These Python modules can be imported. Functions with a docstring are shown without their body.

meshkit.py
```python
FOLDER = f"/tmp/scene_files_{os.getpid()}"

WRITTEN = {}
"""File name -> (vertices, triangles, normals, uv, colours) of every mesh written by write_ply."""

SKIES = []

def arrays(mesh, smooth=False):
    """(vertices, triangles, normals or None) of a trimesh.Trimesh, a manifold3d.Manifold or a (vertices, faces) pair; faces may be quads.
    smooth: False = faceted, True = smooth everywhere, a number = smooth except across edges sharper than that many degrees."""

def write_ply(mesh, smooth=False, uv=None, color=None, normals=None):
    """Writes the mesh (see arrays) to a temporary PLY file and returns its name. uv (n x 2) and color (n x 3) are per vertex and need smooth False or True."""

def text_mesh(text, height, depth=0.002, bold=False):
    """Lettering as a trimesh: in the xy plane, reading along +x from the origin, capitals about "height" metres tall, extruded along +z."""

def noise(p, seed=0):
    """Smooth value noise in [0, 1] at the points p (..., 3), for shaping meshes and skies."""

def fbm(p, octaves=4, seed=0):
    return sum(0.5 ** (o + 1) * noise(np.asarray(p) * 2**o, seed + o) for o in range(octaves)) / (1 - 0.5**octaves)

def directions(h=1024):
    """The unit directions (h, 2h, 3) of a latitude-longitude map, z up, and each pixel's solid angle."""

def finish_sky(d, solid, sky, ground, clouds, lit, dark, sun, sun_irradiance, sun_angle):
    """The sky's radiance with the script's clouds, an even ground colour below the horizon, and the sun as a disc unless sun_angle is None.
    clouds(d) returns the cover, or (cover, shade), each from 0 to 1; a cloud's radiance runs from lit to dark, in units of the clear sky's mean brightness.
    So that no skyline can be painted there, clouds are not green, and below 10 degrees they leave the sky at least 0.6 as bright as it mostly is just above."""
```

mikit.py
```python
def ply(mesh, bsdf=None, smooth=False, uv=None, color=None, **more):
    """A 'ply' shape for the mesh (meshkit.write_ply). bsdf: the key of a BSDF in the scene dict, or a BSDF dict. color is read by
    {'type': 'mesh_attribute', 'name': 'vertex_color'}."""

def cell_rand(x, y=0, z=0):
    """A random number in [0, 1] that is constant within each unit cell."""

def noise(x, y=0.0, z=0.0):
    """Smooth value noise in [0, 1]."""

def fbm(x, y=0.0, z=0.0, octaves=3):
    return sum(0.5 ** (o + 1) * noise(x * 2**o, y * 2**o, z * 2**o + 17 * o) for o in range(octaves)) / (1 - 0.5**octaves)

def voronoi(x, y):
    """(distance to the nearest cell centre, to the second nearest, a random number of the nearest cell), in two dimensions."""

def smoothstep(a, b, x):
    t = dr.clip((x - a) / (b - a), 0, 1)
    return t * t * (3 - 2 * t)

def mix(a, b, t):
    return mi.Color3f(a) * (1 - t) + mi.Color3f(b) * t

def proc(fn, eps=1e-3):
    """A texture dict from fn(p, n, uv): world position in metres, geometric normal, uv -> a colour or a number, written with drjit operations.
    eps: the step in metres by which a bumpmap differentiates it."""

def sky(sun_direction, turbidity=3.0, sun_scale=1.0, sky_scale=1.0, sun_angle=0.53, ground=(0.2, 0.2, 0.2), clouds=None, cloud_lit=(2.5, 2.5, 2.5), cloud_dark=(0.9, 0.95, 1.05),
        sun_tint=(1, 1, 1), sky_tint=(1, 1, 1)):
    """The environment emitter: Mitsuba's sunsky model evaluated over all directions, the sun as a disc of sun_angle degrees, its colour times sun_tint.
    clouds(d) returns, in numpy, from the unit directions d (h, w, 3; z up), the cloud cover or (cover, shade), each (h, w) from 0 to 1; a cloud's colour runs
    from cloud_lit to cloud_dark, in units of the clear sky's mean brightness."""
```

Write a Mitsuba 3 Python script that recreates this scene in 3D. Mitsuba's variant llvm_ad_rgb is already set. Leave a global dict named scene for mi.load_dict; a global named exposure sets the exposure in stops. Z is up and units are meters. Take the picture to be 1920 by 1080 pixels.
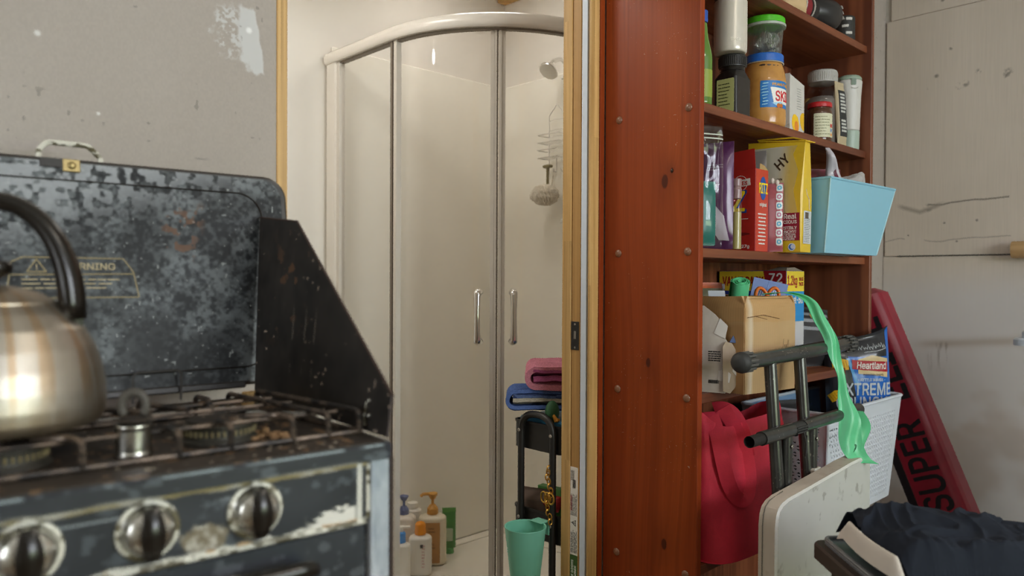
import math, random
import numpy as np, trimesh, manifold3d, shapely
import drjit as dr, mitsuba as mi
import mikit, meshkit
from mikit import noise, fbm, smoothstep, mix, proc
from shapely.geometry import Polygon, box as sbox, Point, LineString
from shapely import affinity
T = mi.ScalarTransform4f
rng = np.random.default_rng(7)
PI = math.pi

# ---------------------------------------------------------------- camera, light, exposure
# room axes: x to the right-away, y to the left-away, z up; the camera stands at the origin, 1.2 m up, looking 46 degrees between them
exposure = 0.62
YAW, PITCH, ROLL = math.radians(46.15), math.radians(-0.65), math.radians(0.28)
fwd = np.array([math.cos(YAW) * math.cos(PITCH), math.sin(YAW) * math.cos(PITCH), math.sin(PITCH)])
right0 = np.array([math.sin(YAW), -math.cos(YAW), 0.0])
up0 = np.cross(right0, fwd)
upv = -math.sin(ROLL) * right0 + math.cos(ROLL) * up0
scene, labels = {}, {}
scene['camera'] = dict(type='thinlens', fov=68.31, fov_axis='x', near_clip=0.05, far_clip=50.0, aperture_radius=0.0036, focus_distance=1.78,
                       to_world=T().look_at(origin=[0, 0, 1.2], target=(np.array([0, 0, 1.2]) + fwd).tolist(), up=upv.tolist()))

def light(rgb, k): return {'type': 'area', 'radiance': {'type': 'rgb', 'value': [c * k for c in rgb]}}
WIN_SKY = light((0.93, 0.98, 1.08), 8.2)        # daylight in the upper panes of the kitchen window behind the camera
WIN_GARDEN = light((0.62, 0.80, 0.42), 4.0)     # garden seen in its lower panes
WIN_LEFT = light((0.95, 1.0, 1.05), 3.0)
FILL_BATH = light((1.0, 0.97, 0.90), 11.0)  # added unseen fill that brightens the shower interior
LAMP_KITCHEN = light((1.0, 0.90, 0.76), 12.0)
LAMP_SHOWER = light((1.0, 0.96, 0.88), 7.0)
BULB = light((1.0, 0.9, 0.75), 60.0)

# ---------------------------------------------------------------- helpers
def lin(h):
    v = [int(h[i:i + 2], 16) / 255 for i in (0, 2, 4)]
    return [c / 12.92 if c < 0.04045 else ((c + 0.055) / 1.055) ** 2.4 for c in v]

def mat(name, col, rough=0.5, metal=0.0, spec=0.5, bump=None, bscale=1.0, coat=0.0, two=True, **kw):
    if isinstance(col, str): col = {'type': 'rgb', 'value': lin(col)}
    elif isinstance(col, (list, tuple)): col = {'type': 'rgb', 'value': list(col)}
    b = {'type': 'principled', 'base_color': col, 'roughness': rough, 'metallic': metal, 'specular': spec, **kw}
    if coat: b.update(clearcoat=coat, clearcoat_gloss=0.9)
    if bump is not None: b = {'type': 'bumpmap', 'arbitrary': bump, 'scale': bscale, 'nested': b}
    if two: b = {'type': 'twosided', 'b': b}
    scene[name] = b
    return name

_flat = {}
def flat(h, rough=0.5, metal=0.0):
    k = (h, rough, metal)
    if k not in _flat: _flat[k] = mat(f'plain_material_{len(_flat)}', h, rough, metal)
    return _flat[k]

def key(name):
    if name not in scene and not any(k.startswith(name + '__') for k in scene): return name
    n = 1
    while True:
        k = f'{name}_{n:03d}'
        if k not in scene and not any(q.startswith(k + '__') for q in scene): return k
        n += 1

def obj(name, mesh, bsdf, parent=None, smooth=30, **kw):
    k = key((parent + '__' if parent else '') + name)
    scene[k] = mikit.ply(mesh, bsdf, smooth, **kw)
    return k

def tag(k, label=None, cat=None, group=None, kind=None):
    labels[k] = {a: b for a, b in (('label', label), ('category', cat), ('group', group), ('kind', kind)) if b}
    return k

def thing(name, label, cat, group=None):
    k = key(name); _claimed.add(k)
    return tag(k, label, cat, group)
_claimed = set()

def struct(name, mesh, bsdf, parent=None, smooth=30, label=None, cat=None):
    k = obj(name, mesh, bsdf, parent, smooth)
    if not parent: tag(k, label, cat, kind='structure')
    return k

def objs(name, ms, bsdf, parent=None, smooth=30):
    return [obj(name, m, bsdf, parent, smooth) for m in ms]

def cat(*ms): return trimesh.util.concatenate([m for m in ms if m is not None])

def move(m, M=None, d=None):
    m = m.copy()
    if M is not None:
        A = np.eye(4); M = np.asarray(M, float); A[:M.shape[0], :M.shape[1]] = M
        m.apply_transform(A)
    if d is not None: m.apply_translation(d)
    return m

def frame(o, r, u):
    r, u = np.array(r, float), np.array(u, float); r /= np.linalg.norm(r); u = u - r * (u @ r); u /= np.linalg.norm(u)
    M = np.eye(4); M[:3, 0], M[:3, 1], M[:3, 2], M[:3, 3] = r, u, np.cross(r, u), o
    return M

def rotz(deg): return trimesh.transformations.rotation_matrix(math.radians(deg), [0, 0, 1])
def rot(deg, ax, pt=None): return trimesh.transformations.rotation_matrix(math.radians(deg), ax, pt)

def bx(x0, x1, y0, y1, z0, z1, c=0.0015):
    """A box with chamfered edges."""
    c = min(c, 0.45 * min(abs(x1 - x0), abs(y1 - y0), abs(z1 - z0)))
    if c <= 0: return trimesh.creation.box(bounds=[[x0, y0, z0], [x1, y1, z1]])
    p = []
    for x, sx in ((x0, 1), (x1, -1)):
        for y, sy in ((y0, 1), (y1, -1)):
            for z, sz in ((z0, 1), (z1, -1)):
                p += [[x, y + sy * c, z + sz * c], [x + sx * c, y, z + sz * c], [x + sx * c, y + sy * c, z]]
    return trimesh.convex.convex_hull(np.array(p))

def hexa(bot, top, c=0.0):
    return trimesh.convex.convex_hull(np.array(list(bot) + list(top), float))

def lathe(prof, n=40, at=(0, 0, 0), closed=True):
    prof = np.array(prof, float)
    a = np.arange(n) * 2 * PI / n
    v = np.stack([prof[:, None, 0] * np.cos(a), prof[:, None, 0] * np.sin(a), np.repeat(prof[:, 1:2], n, 1)], -1).reshape(-1, 3)
    f = []
    for i in range(len(prof) - 1):
        for j in range(n):
            k = (j + 1) % n
            q = [i * n + j, i * n + k, (i + 1) * n + k, (i + 1) * n + j]
            if prof[i, 0] > 1e-9: f.append([q[0], q[1], q[2]])
            if prof[i + 1, 0] > 1e-9: f.append([q[0], q[2], q[3]])
    m = trimesh.Trimesh(v, f, process=True)
    m.apply_translation(at)
    return m

def rounded(prof, r=0.002, k=3):
    """Rounds the inner corners of a profile polyline."""
    p = np.array(prof, float); out = [p[0]]
    for i in range(1, len(p) - 1):
        a, b = p[i - 1] - p[i], p[i + 1] - p[i]
        la, lb = np.linalg.norm(a), np.linalg.norm(b)
        d = min(r, 0.45 * la, 0.45 * lb)
        s, e = p[i] + a / la * d, p[i] + b / lb * d
        for t in np.linspace(0, 1, k + 1): out.append((1 - t) ** 2 * s + 2 * t * (1 - t) * p[i] + t * t * e)
    out.append(p[-1])
    return np.array(out)

def tube(pts, r, n=10, closed=False, cap=True, flat_=1.0, upref=None):
    p = np.array(pts, float); N = len(p)
    rr = np.broadcast_to(np.asarray(r, float), (N,))
    tg = (np.roll(p, -1, 0) - np.roll(p, 1, 0)) if closed else np.gradient(p, axis=0)
    tg /= np.linalg.norm(tg, axis=1, keepdims=True) + 1e-12
    a = np.array(upref if upref is not None else ([0, 0, 1.0] if abs(tg[0][2]) < 0.9 else [1.0, 0, 0]), float)
    V = []
    for i in range(N):
        a = a - tg[i] * (a @ tg[i]); a /= np.linalg.norm(a) + 1e-12
        b = np.cross(tg[i], a)
        th = np.arange(n) * 2 * PI / n
        V.append(p[i] + rr[i] * (np.cos(th)[:, None] * a + flat_ * np.sin(th)[:, None] * b))
    V = np.array(V).reshape(-1, 3); F = []
    for i in range(N if closed else N - 1):
        i2 = (i + 1) % N
        for j in range(n):
            k = (j + 1) % n
            F += [[i * n + j, i * n + k, i2 * n + k], [i * n + j, i2 * n + k, i2 * n + j]]
    if cap and not closed:
        V = np.vstack([V, p[0], p[-1]])
        for j in range(n):
            k = (j + 1) % n
            F += [[N * n, k, j], [N * n + 1, (N - 1) * n + j, (N - 1) * n + k]]
    m = trimesh.Trimesh(V, F, process=False)
    if m.volume < 0: m.invert()
    return m

def fillet(pts, r, k=5):
    p = np.array(pts, float); out = [p[0]]
    for i in range(1, len(p) - 1):
        a, b = p[i - 1] - p[i], p[i + 1] - p[i]
        la, lb = np.linalg.norm(a), np.linalg.norm(b)
        d = min(r, 0.48 * la, 0.48 * lb)
        s, e = p[i] + a / la * d, p[i] + b / lb * d
        for t in np.linspace(0, 1, k + 1): out.append((1 - t) ** 2 * s + 2 * t * (1 - t) * p[i] + t * t * e)
    out.append(p[-1])
    return np.array(out)

def rrect(x0, x1, y0, y1, r, q=6): return sbox(x0 + r, y0 + r, x1 - r, y1 - r).buffer(r, quad_segs=q)

def ext(poly, d, M=None, bevel=0.0):
    """Extrudes a polygon by d along the frame's normal, with an optional chamfer on the front edge."""
    gs = getattr(poly, 'geoms', [poly])
    out = []
    for g in gs:
        if bevel and bevel < d:
            A = trimesh.creation.extrude_polygon(g, d - bevel, engine='earcut')
            ins = g.buffer(-bevel)
            if ins.is_empty or ins.geom_type != 'Polygon' or len(ins.exterior.coords) < 4:
                out.append(trimesh.creation.extrude_polygon(g, d, engine='earcut')); continue
            cs = manifold3d.CrossSection([np.array(g.exterior.coords)[:-1]] if g.exterior.is_ccw else [np.array(g.exterior.coords)[:-1][::-1]])
            pts = [[*c, 0] for c in g.exterior.coords] + [[*c, d - bevel] for c in g.exterior.coords] + [[*c, d] for c in ins.exterior.coords]
            if g.convex_hull.area - g.area < 1e-9 * max(1, g.area) + 1e-7:
                out.append(trimesh.convex.convex_hull(np.array(pts)))
            else: out.append(trimesh.creation.extrude_polygon(g, d, engine='earcut'))
        else: out.append(trimesh.creation.extrude_polygon(g, d, engine='earcut'))
    m = cat(*out)
    if M is not None: m.apply_transform(M)
    return m

_text = {}
def text(s, h, depth=0.0006, bold=True, center=True):
    k = (s, bold)
    if k not in _text: _text[k] = meshkit.text_mesh(s, 1.0, 1.0, bold)
    m = _text[k].copy(); m.apply_scale([h, h, depth])
    if center:
        b = m.bounds; m.apply_translation([-(b[0][0] + b[1][0]) / 2, -(b[0][1] + b[1][1]) / 2, 0])
    return m

def wtext(s, w, h, **k):
    m = text(s, h, **k); b = m.bounds; m.apply_scale([w / (b[1][0] - b[0][0]), 1, 1]); return m

def fine(m, e):
    v, f = trimesh.remesh.subdivide_to_size(m.vertices, m.faces, e, max_iter=12)
    return trimesh.Trimesh(v, f, process=False)

def wrap(m, r, a0, c, e=0.006):
    """Bends a mesh lying in the xy plane around a vertical cylinder."""
    m = fine(m, e); v = m.vertices; a = a0 + v[:, 0] / r
    return trimesh.Trimesh(np.stack([c[0] + (r + v[:, 2]) * np.cos(a), c[1] + (r + v[:, 2]) * np.sin(a), c[2] + v[:, 1]], -1), m.faces, process=False)

def grid(fn, nu, nv, closed_u=False):
    """Quads over fn(u, v) -> xyz for u, v in [0, 1]."""
    u, v = np.meshgrid(np.linspace(0, 1, nu), np.linspace(0, 1, nv), indexing='ij')
    P_ = np.stack(fn(u, v), -1).reshape(-1, 3)
    i, j = np.meshgrid(np.arange(nu - 1), np.arange(nv - 1), indexing='ij')
    q = np.stack([i * nv + j, (i + 1) * nv + j, (i + 1) * nv + j + 1, i * nv + j + 1], -1).reshape(-1, 4)
    return trimesh.Trimesh(P_, np.vstack([q[:, [0, 1, 2]], q[:, [0, 2, 3]]]), process=False)

def slabify(fn, nu, nv, t):
    """A sheet with thickness: fn(u, v) -> xyz, offset by t along its normals."""
    g = grid(fn, nu, nv); n = np.array(trimesh.Trimesh(g.vertices, g.faces, process=False).vertex_normals)
    top, bot = g.vertices + n * t / 2, g.vertices - n * t / 2
    N = len(top); F = [g.faces, g.faces[:, ::-1] + N]
    def idx(a, b): return a * nv + b
    rim = [idx(i, 0) for i in range(nu)] + [idx(nu - 1, j) for j in range(1, nv)] + [idx(i, nv - 1) for i in range(nu - 2, -1, -1)] + [idx(0, j) for j in range(nv - 2, 0, -1)]
    for a, b in zip(rim, rim[1:] + rim[:1]): F.append(np.array([[a, a + N, b + N], [a, b + N, b]]))
    m = trimesh.Trimesh(np.vstack([top, bot]), np.vstack(F), process=False)
    return m

def bulge(w, h, d, x, y, seal=0.06, seed=0, wr=0.0):
    """Half thickness of a packet w x h x d at (x from -w/2, y from 0)."""
    a = np.clip(1 - (2 * np.abs(x) / w) ** 4, 0, 1) ** 0.6
    t = np.clip(y / h, 0, 1); b = np.clip(np.minimum((t - seal) / 0.22, (1 - seal - t) / 0.22), 0, 1); b = np.sin(b * PI / 2)
    z = 0.0008 + d / 2 * a * b
    if wr: z = z + wr * (meshkit.fbm(np.stack([x * 22, y * 14, x * 0 + seed * 3.1], -1), 3, seed) - 0.5) * (a * b * 0.8 + 0.2)
    return z

def packet(w, h, d, M, seal=0.06, seed=0, wr=0.004, nu=26, nv=34, warp=None):
    def front(u, v): return (u - .5) * w, v * h, bulge(w, h, d, (u - .5) * w, v * h, seal, seed, wr)
    def back(u, v): return (.5 - u) * w, v * h, -bulge(w, h, d, (.5 - u) * w, v * h, seal, seed + 9, wr)
    m = cat(grid(front, nu, nv), grid(back, nu, nv))
    # close the rim
    def side(s):
        def f(u, v): return 0 * u + s * w / 2, v * h, (u - .5) * 2 * bulge(w, h, d, 0 * u + s * w / 2, v * h, seal, seed, 0) * (1)
        return grid(f, 2, nv)
    m = cat(m, side(1), side(-1))
    if warp is not None: m.vertices = warp(m.vertices.copy())
    m.apply_transform(M)
    return m

def drape(m, w, h, d, M, seal=0.06, seed=0, wr=0.004, off=0.0007, e=0.008, warp=None):
    m = fine(m, e); v = m.vertices.copy()
    v[:, 2] += bulge(w, h, d, v[:, 0], v[:, 1], seal, seed, wr) + off
    if warp is not None: v = warp(v)
    m = trimesh.Trimesh(v, m.faces, process=False); m.apply_transform(M)
    return m

def bars(n, w, h, pitch, seed=0, ragged=0.3):
    """Rows of print too small to read: thin raised strips, ragged at the end, running down from the origin."""
    r = np.random.default_rng(seed); out = []
    for i in range(n):
        x = -w / 2
        end = w / 2 * (1 - ragged * 2 * r.random()) if ragged else w / 2
        while x < end:
            l = min(end - x, w * (0.08 + 0.2 * r.random()))
            out.append(trimesh.creation.box(bounds=[[x, -i * pitch - h, 0], [x + l * 0.85, -i * pitch, 0.0005]])); x += l
    return cat(*out)

# ---------------------------------------------------------------- materials
def spot(p, q, r, ax=(1, 2)):
    """1 at the point q, falling to 0 at distance r, on two of the axes."""
    d = dr.square((p[ax[0]] - q[0])) + dr.square((p[ax[1]] - q[1]))
    return 1 - smoothstep(0.25 * r, r, dr.sqrt(d))

KNOTS = [(1.034, 1.432, .020), (1.014, 1.456, .008), (1.078, 1.002, .014), (1.029, .577, .016), (1.10, .30, .02)]
def stained_pine(p, n, uv):
    # grain runs up; it bends around the knots
    y, z = p.y + 0.006 * (noise(p.z * 2.1, 3.0) - 0.5) * 4, p.z
    k = mi.Float(0); core = mi.Float(0)
    for a, b, r in KNOTS:
        d = dr.sqrt(dr.square(p.y - a) * 2.2 + dr.square((p.z - b) * 0.8))
        g = dr.exp(-dr.square(d / (2.6 * r)))
        y = y + g * 0.012 * (p.y - a) / (dr.abs(p.y - a) + 0.004)
        core = core + (1 - smoothstep(0.45 * r, 0.8 * r, d)); k = k + g
    line = fbm(y * 70 + 11 * p.x, z * 1.3, 2.0, 3)
    fineg = fbm(y * 420, z * 6.0, p.x * 300, 2)
    broad = fbm(y * 9, z * 0.9, 5.0, 3)
    c = mix((0.205, 0.0285, 0.0050), (0.330, 0.0600, 0.0110), smoothstep(0.22, 0.78, broad * 0.75 + line * 0.25))
    c = mix(c, (0.14, 0.019, 0.004), smoothstep(0.56, 0.78, line) * 0.4)
    c = c * (0.92 + 0.16 * fineg)
    c = mix(c, (0.07, 0.012, 0.004), dr.minimum(core * 0.85 + k * 0.25, 0.95))
    scuff = smoothstep(0.955, 0.97, noise(p.y * 260, p.z * 260, 1.0)) * smoothstep(0.55, 0.65, noise(p.y * 9, p.z * 9, 4.0))
    return mix(c, (0.6, 0.42, 0.3), scuff * 0.5)
mat('stained_pine', proc(stained_pine), 0.40, spec=0.28)

def shelf_wood(p, n, uv):
    line = fbm(p.y * 60, p.z * 60, p.x * 1.6, 3)
    c = mix((0.105, 0.026, 0.010), (0.235, 0.072, 0.028), smoothstep(0.25, 0.75, fbm(p.x * 1.2, p.y * 10 + p.z * 9, 2.0, 3) * 0.5 + line * 0.5))
    return c * (0.9 + 0.2 * noise(p.x * 20, p.y * 300, p.z * 300))
mat('shelf_wood', proc(shelf_wood), 0.45)

def back_wood(p, n, uv):
    line = fbm(p.x * 55, p.y * 40, p.z * 1.5, 3)
    return mix((0.12, 0.032, 0.013), (0.24, 0.075, 0.030), smoothstep(0.3, 0.75, line))
mat('back_wood', proc(back_wood), 0.5)

def raw_pine(p, n, uv):
    # finger-jointed lengths
    l = dr.floor(p.z / 0.56 + 3 * mikit.cell_rand(dr.floor((p.y + p.x) / 0.028)) + 0.4)
    r = mikit.cell_rand(l, dr.floor((p.x + p.y) / 0.03))
    line = fbm((p.x + p.y) * 160 + r * 30, (p.y - p.x) * 60, p.z * 3, 3)
    c = mix((0.42, 0.235, 0.070), (0.66, 0.42, 0.165), smoothstep(0.2, 0.8, line) * 0.7 + 0.3 * r)
    return c * (0.86 + 0.22 * r)
mat('raw_pine', proc(raw_pine), 0.5)
mat('pine_brown', proc(lambda p, n, uv: mix((0.33, 0.17, 0.05), (0.50, 0.28, 0.09), fbm((p.x + p.y) * 150, p.z * 3, 0.0, 3))), 0.5)

PATCH = [(-1.0)]
def plasterboard(p, n, uv):
    c = mix((0.410, 0.362, 0.322), (0.455, 0.408, 0.368), fbm(p.x * 5, p.z * 5, 0.0, 3))
    c = c * (0.965 + 0.07 * noise(p.x * 420, p.z * 300, 3.0))
    # filler patch around (0.555, 1.61), ragged to the left, straighter to the right
    w = fbm(p.x * 55, p.z * 55, 1.0, 4) - 0.5
    xr = p.x - (0.577 + 0.012 * (1.62 - p.z) / 0.08) + 0.004 * (noise(p.z * 60, 9.0) - .5)
    a = smoothstep(0.0, 0.004, -xr) * smoothstep(0.540, 0.548, p.x + w * 0.02) * smoothstep(1.545, 1.553, p.z + 0.35 * (0.578 - p.x) * 0 + w * 0.03 - 0.35 * (0.572 - p.x)) * smoothstep(1.660, 1.650, p.z + w * 0.03)
    b = smoothstep(0.497, 0.510, p.x + w * 0.05) * smoothstep(0.552, 0.545, p.x) * smoothstep(1.555, 1.585, p.z + w * 0.06) * smoothstep(1.65, 1.630, p.z + w * 0.05)
    grit = smoothstep(0.50, 0.60, fbm(p.x * 190, p.z * 210, 2.0, 3) + 0.10 * smoothstep(1.60, 1.63, p.z))
    m = dr.maximum(a, b * grit * 0.85)
    c = mix(c, (0.64, 0.64, 0.635), m * 0.85)
    c = mix(c, (0.86, 0.86, 0.85), spot(p, (0.5590, 1.6143), 0.0075, (0, 2)))
    for q in ((0.2529, 1.5399, .006), (0.33, 1.44, .004), (0.262, 1.352, .005)): c = mix(c, (0.80, 0.79, 0.77), spot(p, q, q[2], (0, 2)) * 0.8)
    speck = smoothstep(0.90, 0.92, noise(p.x * 110, p.z * 110, 8.0)) * smoothstep(0.6, 0.7, noise(p.x * 23, p.z * 23, 5.0))
    return mix(c, (0.2, 0.18, 0.16), speck * 0.55)
mat('plasterboard', proc(plasterboard), 0.85, spec=0.2)

def stained_sheet(p, n, uv):
    c = mix((0.56, 0.49, 0.415), (0.66, 0.585, 0.505), fbm(p.y * 3.2, p.z * 2.6, 1.0, 4))
    c = c * (0.97 + 0.06 * noise(p.y * 300, p.z * 12, 1.0))
    wob = 0.008 * (noise(p.y * 26, 2.0) - 0.5) + 0.02 * (noise(p.y * 7, 6.0) - 0.5)
    def line(z0, w, a, b):
        d = dr.abs(p.z - z0 - wob)
        return (1 - smoothstep(0.2 * w, w, d)) * smoothstep(a, a + 0.03, noise(p.y * 11, z0 * 7)) * b
    c = mix(c, (0.12, 0.10, 0.085), line(1.516, 0.005, 0.42, 0.75) * smoothstep(1.14, 1.11, p.y))
    c = mix(c, (0.20, 0.17, 0.14), line(1.368, 0.004, 0.35, 0.45))
    # a tide mark below the line and a smear at its left end
    c = mix(c, (0.30, 0.26, 0.215), (1 - smoothstep(0.0, 0.016, dr.abs(p.z - 1.492 - 0.35 * dr.abs(p.y - 1.076) + 0.008))) * smoothstep(0.10, 0.06, dr.abs(p.y - 1.076)) * 0.75)
    c = mix(c, (0.26, 0.235, 0.20), spot(p, (1.045, 1.50), 0.022) * smoothstep(0.4, 0.6, fbm(p.y * 90, p.z * 60, 0.0, 2)))
    for q in ((0.9664, 2.1307, .012), (0.7719, 1.9976, .022), (0.9345, 1.975, .02), (0.915, 1.98, .018), (0.87, 2.02, .014), (0.78, 1.985, .012), (1.05, 1.985, .008), (1.02, 2.03, .012), (0.83, 2.37, .03), (1.0, 2.33, .01)):
        c = mix(c, (0.22, 0.195, 0.165), spot(p, q, q[2]) * smoothstep(0.34, 0.62, fbm(p.y * 70, p.z * 70, 3.0, 3)) * 0.85)
    for q in ((0.985, 1.435, .006), (0.87, 1.44, .007), (1.12, 1.39, .005), (0.94, 1.36, .006)): c = mix(c, (0.15, 0.13, 0.12), spot(p, q, q[2]) * 0.8)
    low = smoothstep(1.30, 1.12, p.z)
    c = mix(c, (0.585, 0.57, 0.575), low * 0.75)
    low_blotch_shade = smoothstep(0.40, 0.60, fbm(p.y * 4, p.z * 4, 7.0, 4)) * smoothstep(1.0, 0.96, p.z + 0.05 * fbm(p.y * 9, 2.0, 0.0, 3))
    c = mix(c, (0.42, 0.335, 0.275), low_blotch_shade * 0.55)  # noise-broken brown low on the wall: part stains, part painted shade
    brown = dr.exp(-dr.square((p.z - 0.965 - 0.1 * (0.85 - p.y)) / 0.018)) * smoothstep(1.14, 1.0, p.y)
    c = mix(c, (0.36, 0.29, 0.22), brown * 0.6)
    drip = smoothstep(0.50, 0.72, fbm(p.y * 60, p.z * 9, 2.0, 3)) * smoothstep(0.965, 0.945, p.z) * smoothstep(0.80, 0.94, p.z) * smoothstep(1.06, 1.02, p.y) * smoothstep(0.93, 0.97, p.y)
    return mix(c, (0.22, 0.18, 0.15), drip * 0.6)
mat('stained_sheet', proc(stained_sheet), 0.6, spec=0.3)

mat('bath_wall', (0.70, 0.665, 0.61), 0.6)
mat('acrylic', (0.80, 0.770, 0.69), 0.25, coat=0.3)
mat('tray_white', (0.66, 0.63, 0.56), 0.3)
mat('shower_white', (0.74, 0.705, 0.645), 0.25, coat=0.4)
mat('alu_frame', (0.64, 0.60, 0.54), 0.35, metal=0.15)
mat('alu_dark', (0.17, 0.14, 0.11), 0.4)
mat('chrome', (0.80, 0.79, 0.77), 0.09, metal=1.0)
mat('white_strip', (0.62, 0.68, 0.76), 0.4)
mat('ceiling_paint', (0.72, 0.70, 0.66), 0.8)
mat('room_paint', (0.50, 0.47, 0.42), 0.8)
mat('floor_board', proc(lambda p, n, uv: mix((0.11, 0.075, 0.05), (0.20, 0.14, 0.09), fbm(p.x * 2, p.y * 60, 0.0, 3))), 0.5)
scene['pane_glass'] = {'type': 'thindielectric', 'int_ior': 1.5}
scene['clear_plastic'] = {'type': 'thindielectric', 'int_ior': 1.35}

# ---------------------------------------------------------------- setting: kitchen shell
YW = 1.22            # face of the wall behind the stove and the bookshelf
CEIL = 2.42
struct('floor', bx(-1.8, 3.45, -2.3, 2.5, -0.05, 0, 0), 'floor_board')
struct('ceiling', bx(-1.8, 3.45, -2.3, 2.5, CEIL, CEIL + .05, 0), 'ceiling_paint')
struct('wall_back', cat(bx(-1.8, .608, YW, YW + .09, 0, CEIL, 0), bx(.608, 1.438, YW, YW + .09, 2.06, CEIL, 0), bx(1.4895, 3.36, YW, YW + .09, 0, CEIL, 0)), 'plasterboard')
wr_ = struct('wall_right', bx(3.36, 3.45, -2.3, YW + .09, 0, CEIL, 0), 'room_paint')
struct('panel', cat(bx(3.35, 3.36, -2.3, 1.212, 1.306, 2.29, .001), bx(3.35, 3.36, -2.3, 1.195, 2.292, CEIL, .001)), 'stained_sheet', wr_)
struct('panel', bx(3.35, 3.36, -2.3, 1.218, 0.0, 1.3025, .001), 'stained_sheet', wr_)
# left wall and front wall (behind the camera) with their windows
def wall_with_hole(axis, at, t, a0, a1, h0, h1, z0, z1):
    def b(p0, p1, q0, q1): return bx(p0, p1, at, at + t, q0, q1, 0) if axis == 'y' else bx(at, at + t, p0, p1, q0, q1, 0)
    return cat(b(a0, h0, 0, CEIL), b(h1, a1, 0, CEIL), b(h0, h1, 0, z0), b(h0, h1, z1, CEIL))
struct('wall_front', wall_with_hole('y', -2.3, .1, -1.8, 3.45, 0.1, 2.1, .85, 2.1), 'room_paint')
struct('wall_left', wall_with_hole('x', -1.9, .1, -2.3, 2.5, .05, 1.10, .95, 2.05), 'room_paint')
def window(name, mk, panes, emit):
    w = thing(name, None, None); labels[w] = {'kind': 'structure'}
    obj('frame', mk, 'shower_white', w)
    for p_, e in zip(panes, emit):
        k = obj('pane', p_, flat('d8dcd8', .3), w, False); scene[k]['emitter'] = e
def pane_y(x0, x1, z0, z1, y): return trimesh.Trimesh([[x0, y, z0], [x1, y, z0], [x1, y, z1], [x0, y, z1]], [[0, 2, 1], [0, 3, 2]], process=False)
def pane_x(y0, y1, z0, z1, x): return trimesh.Trimesh([[x, y0, z0], [x, y1, z0], [x, y1, z1], [x, y0, z1]], [[0, 1, 2], [0, 2, 3]], process=False)
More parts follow.
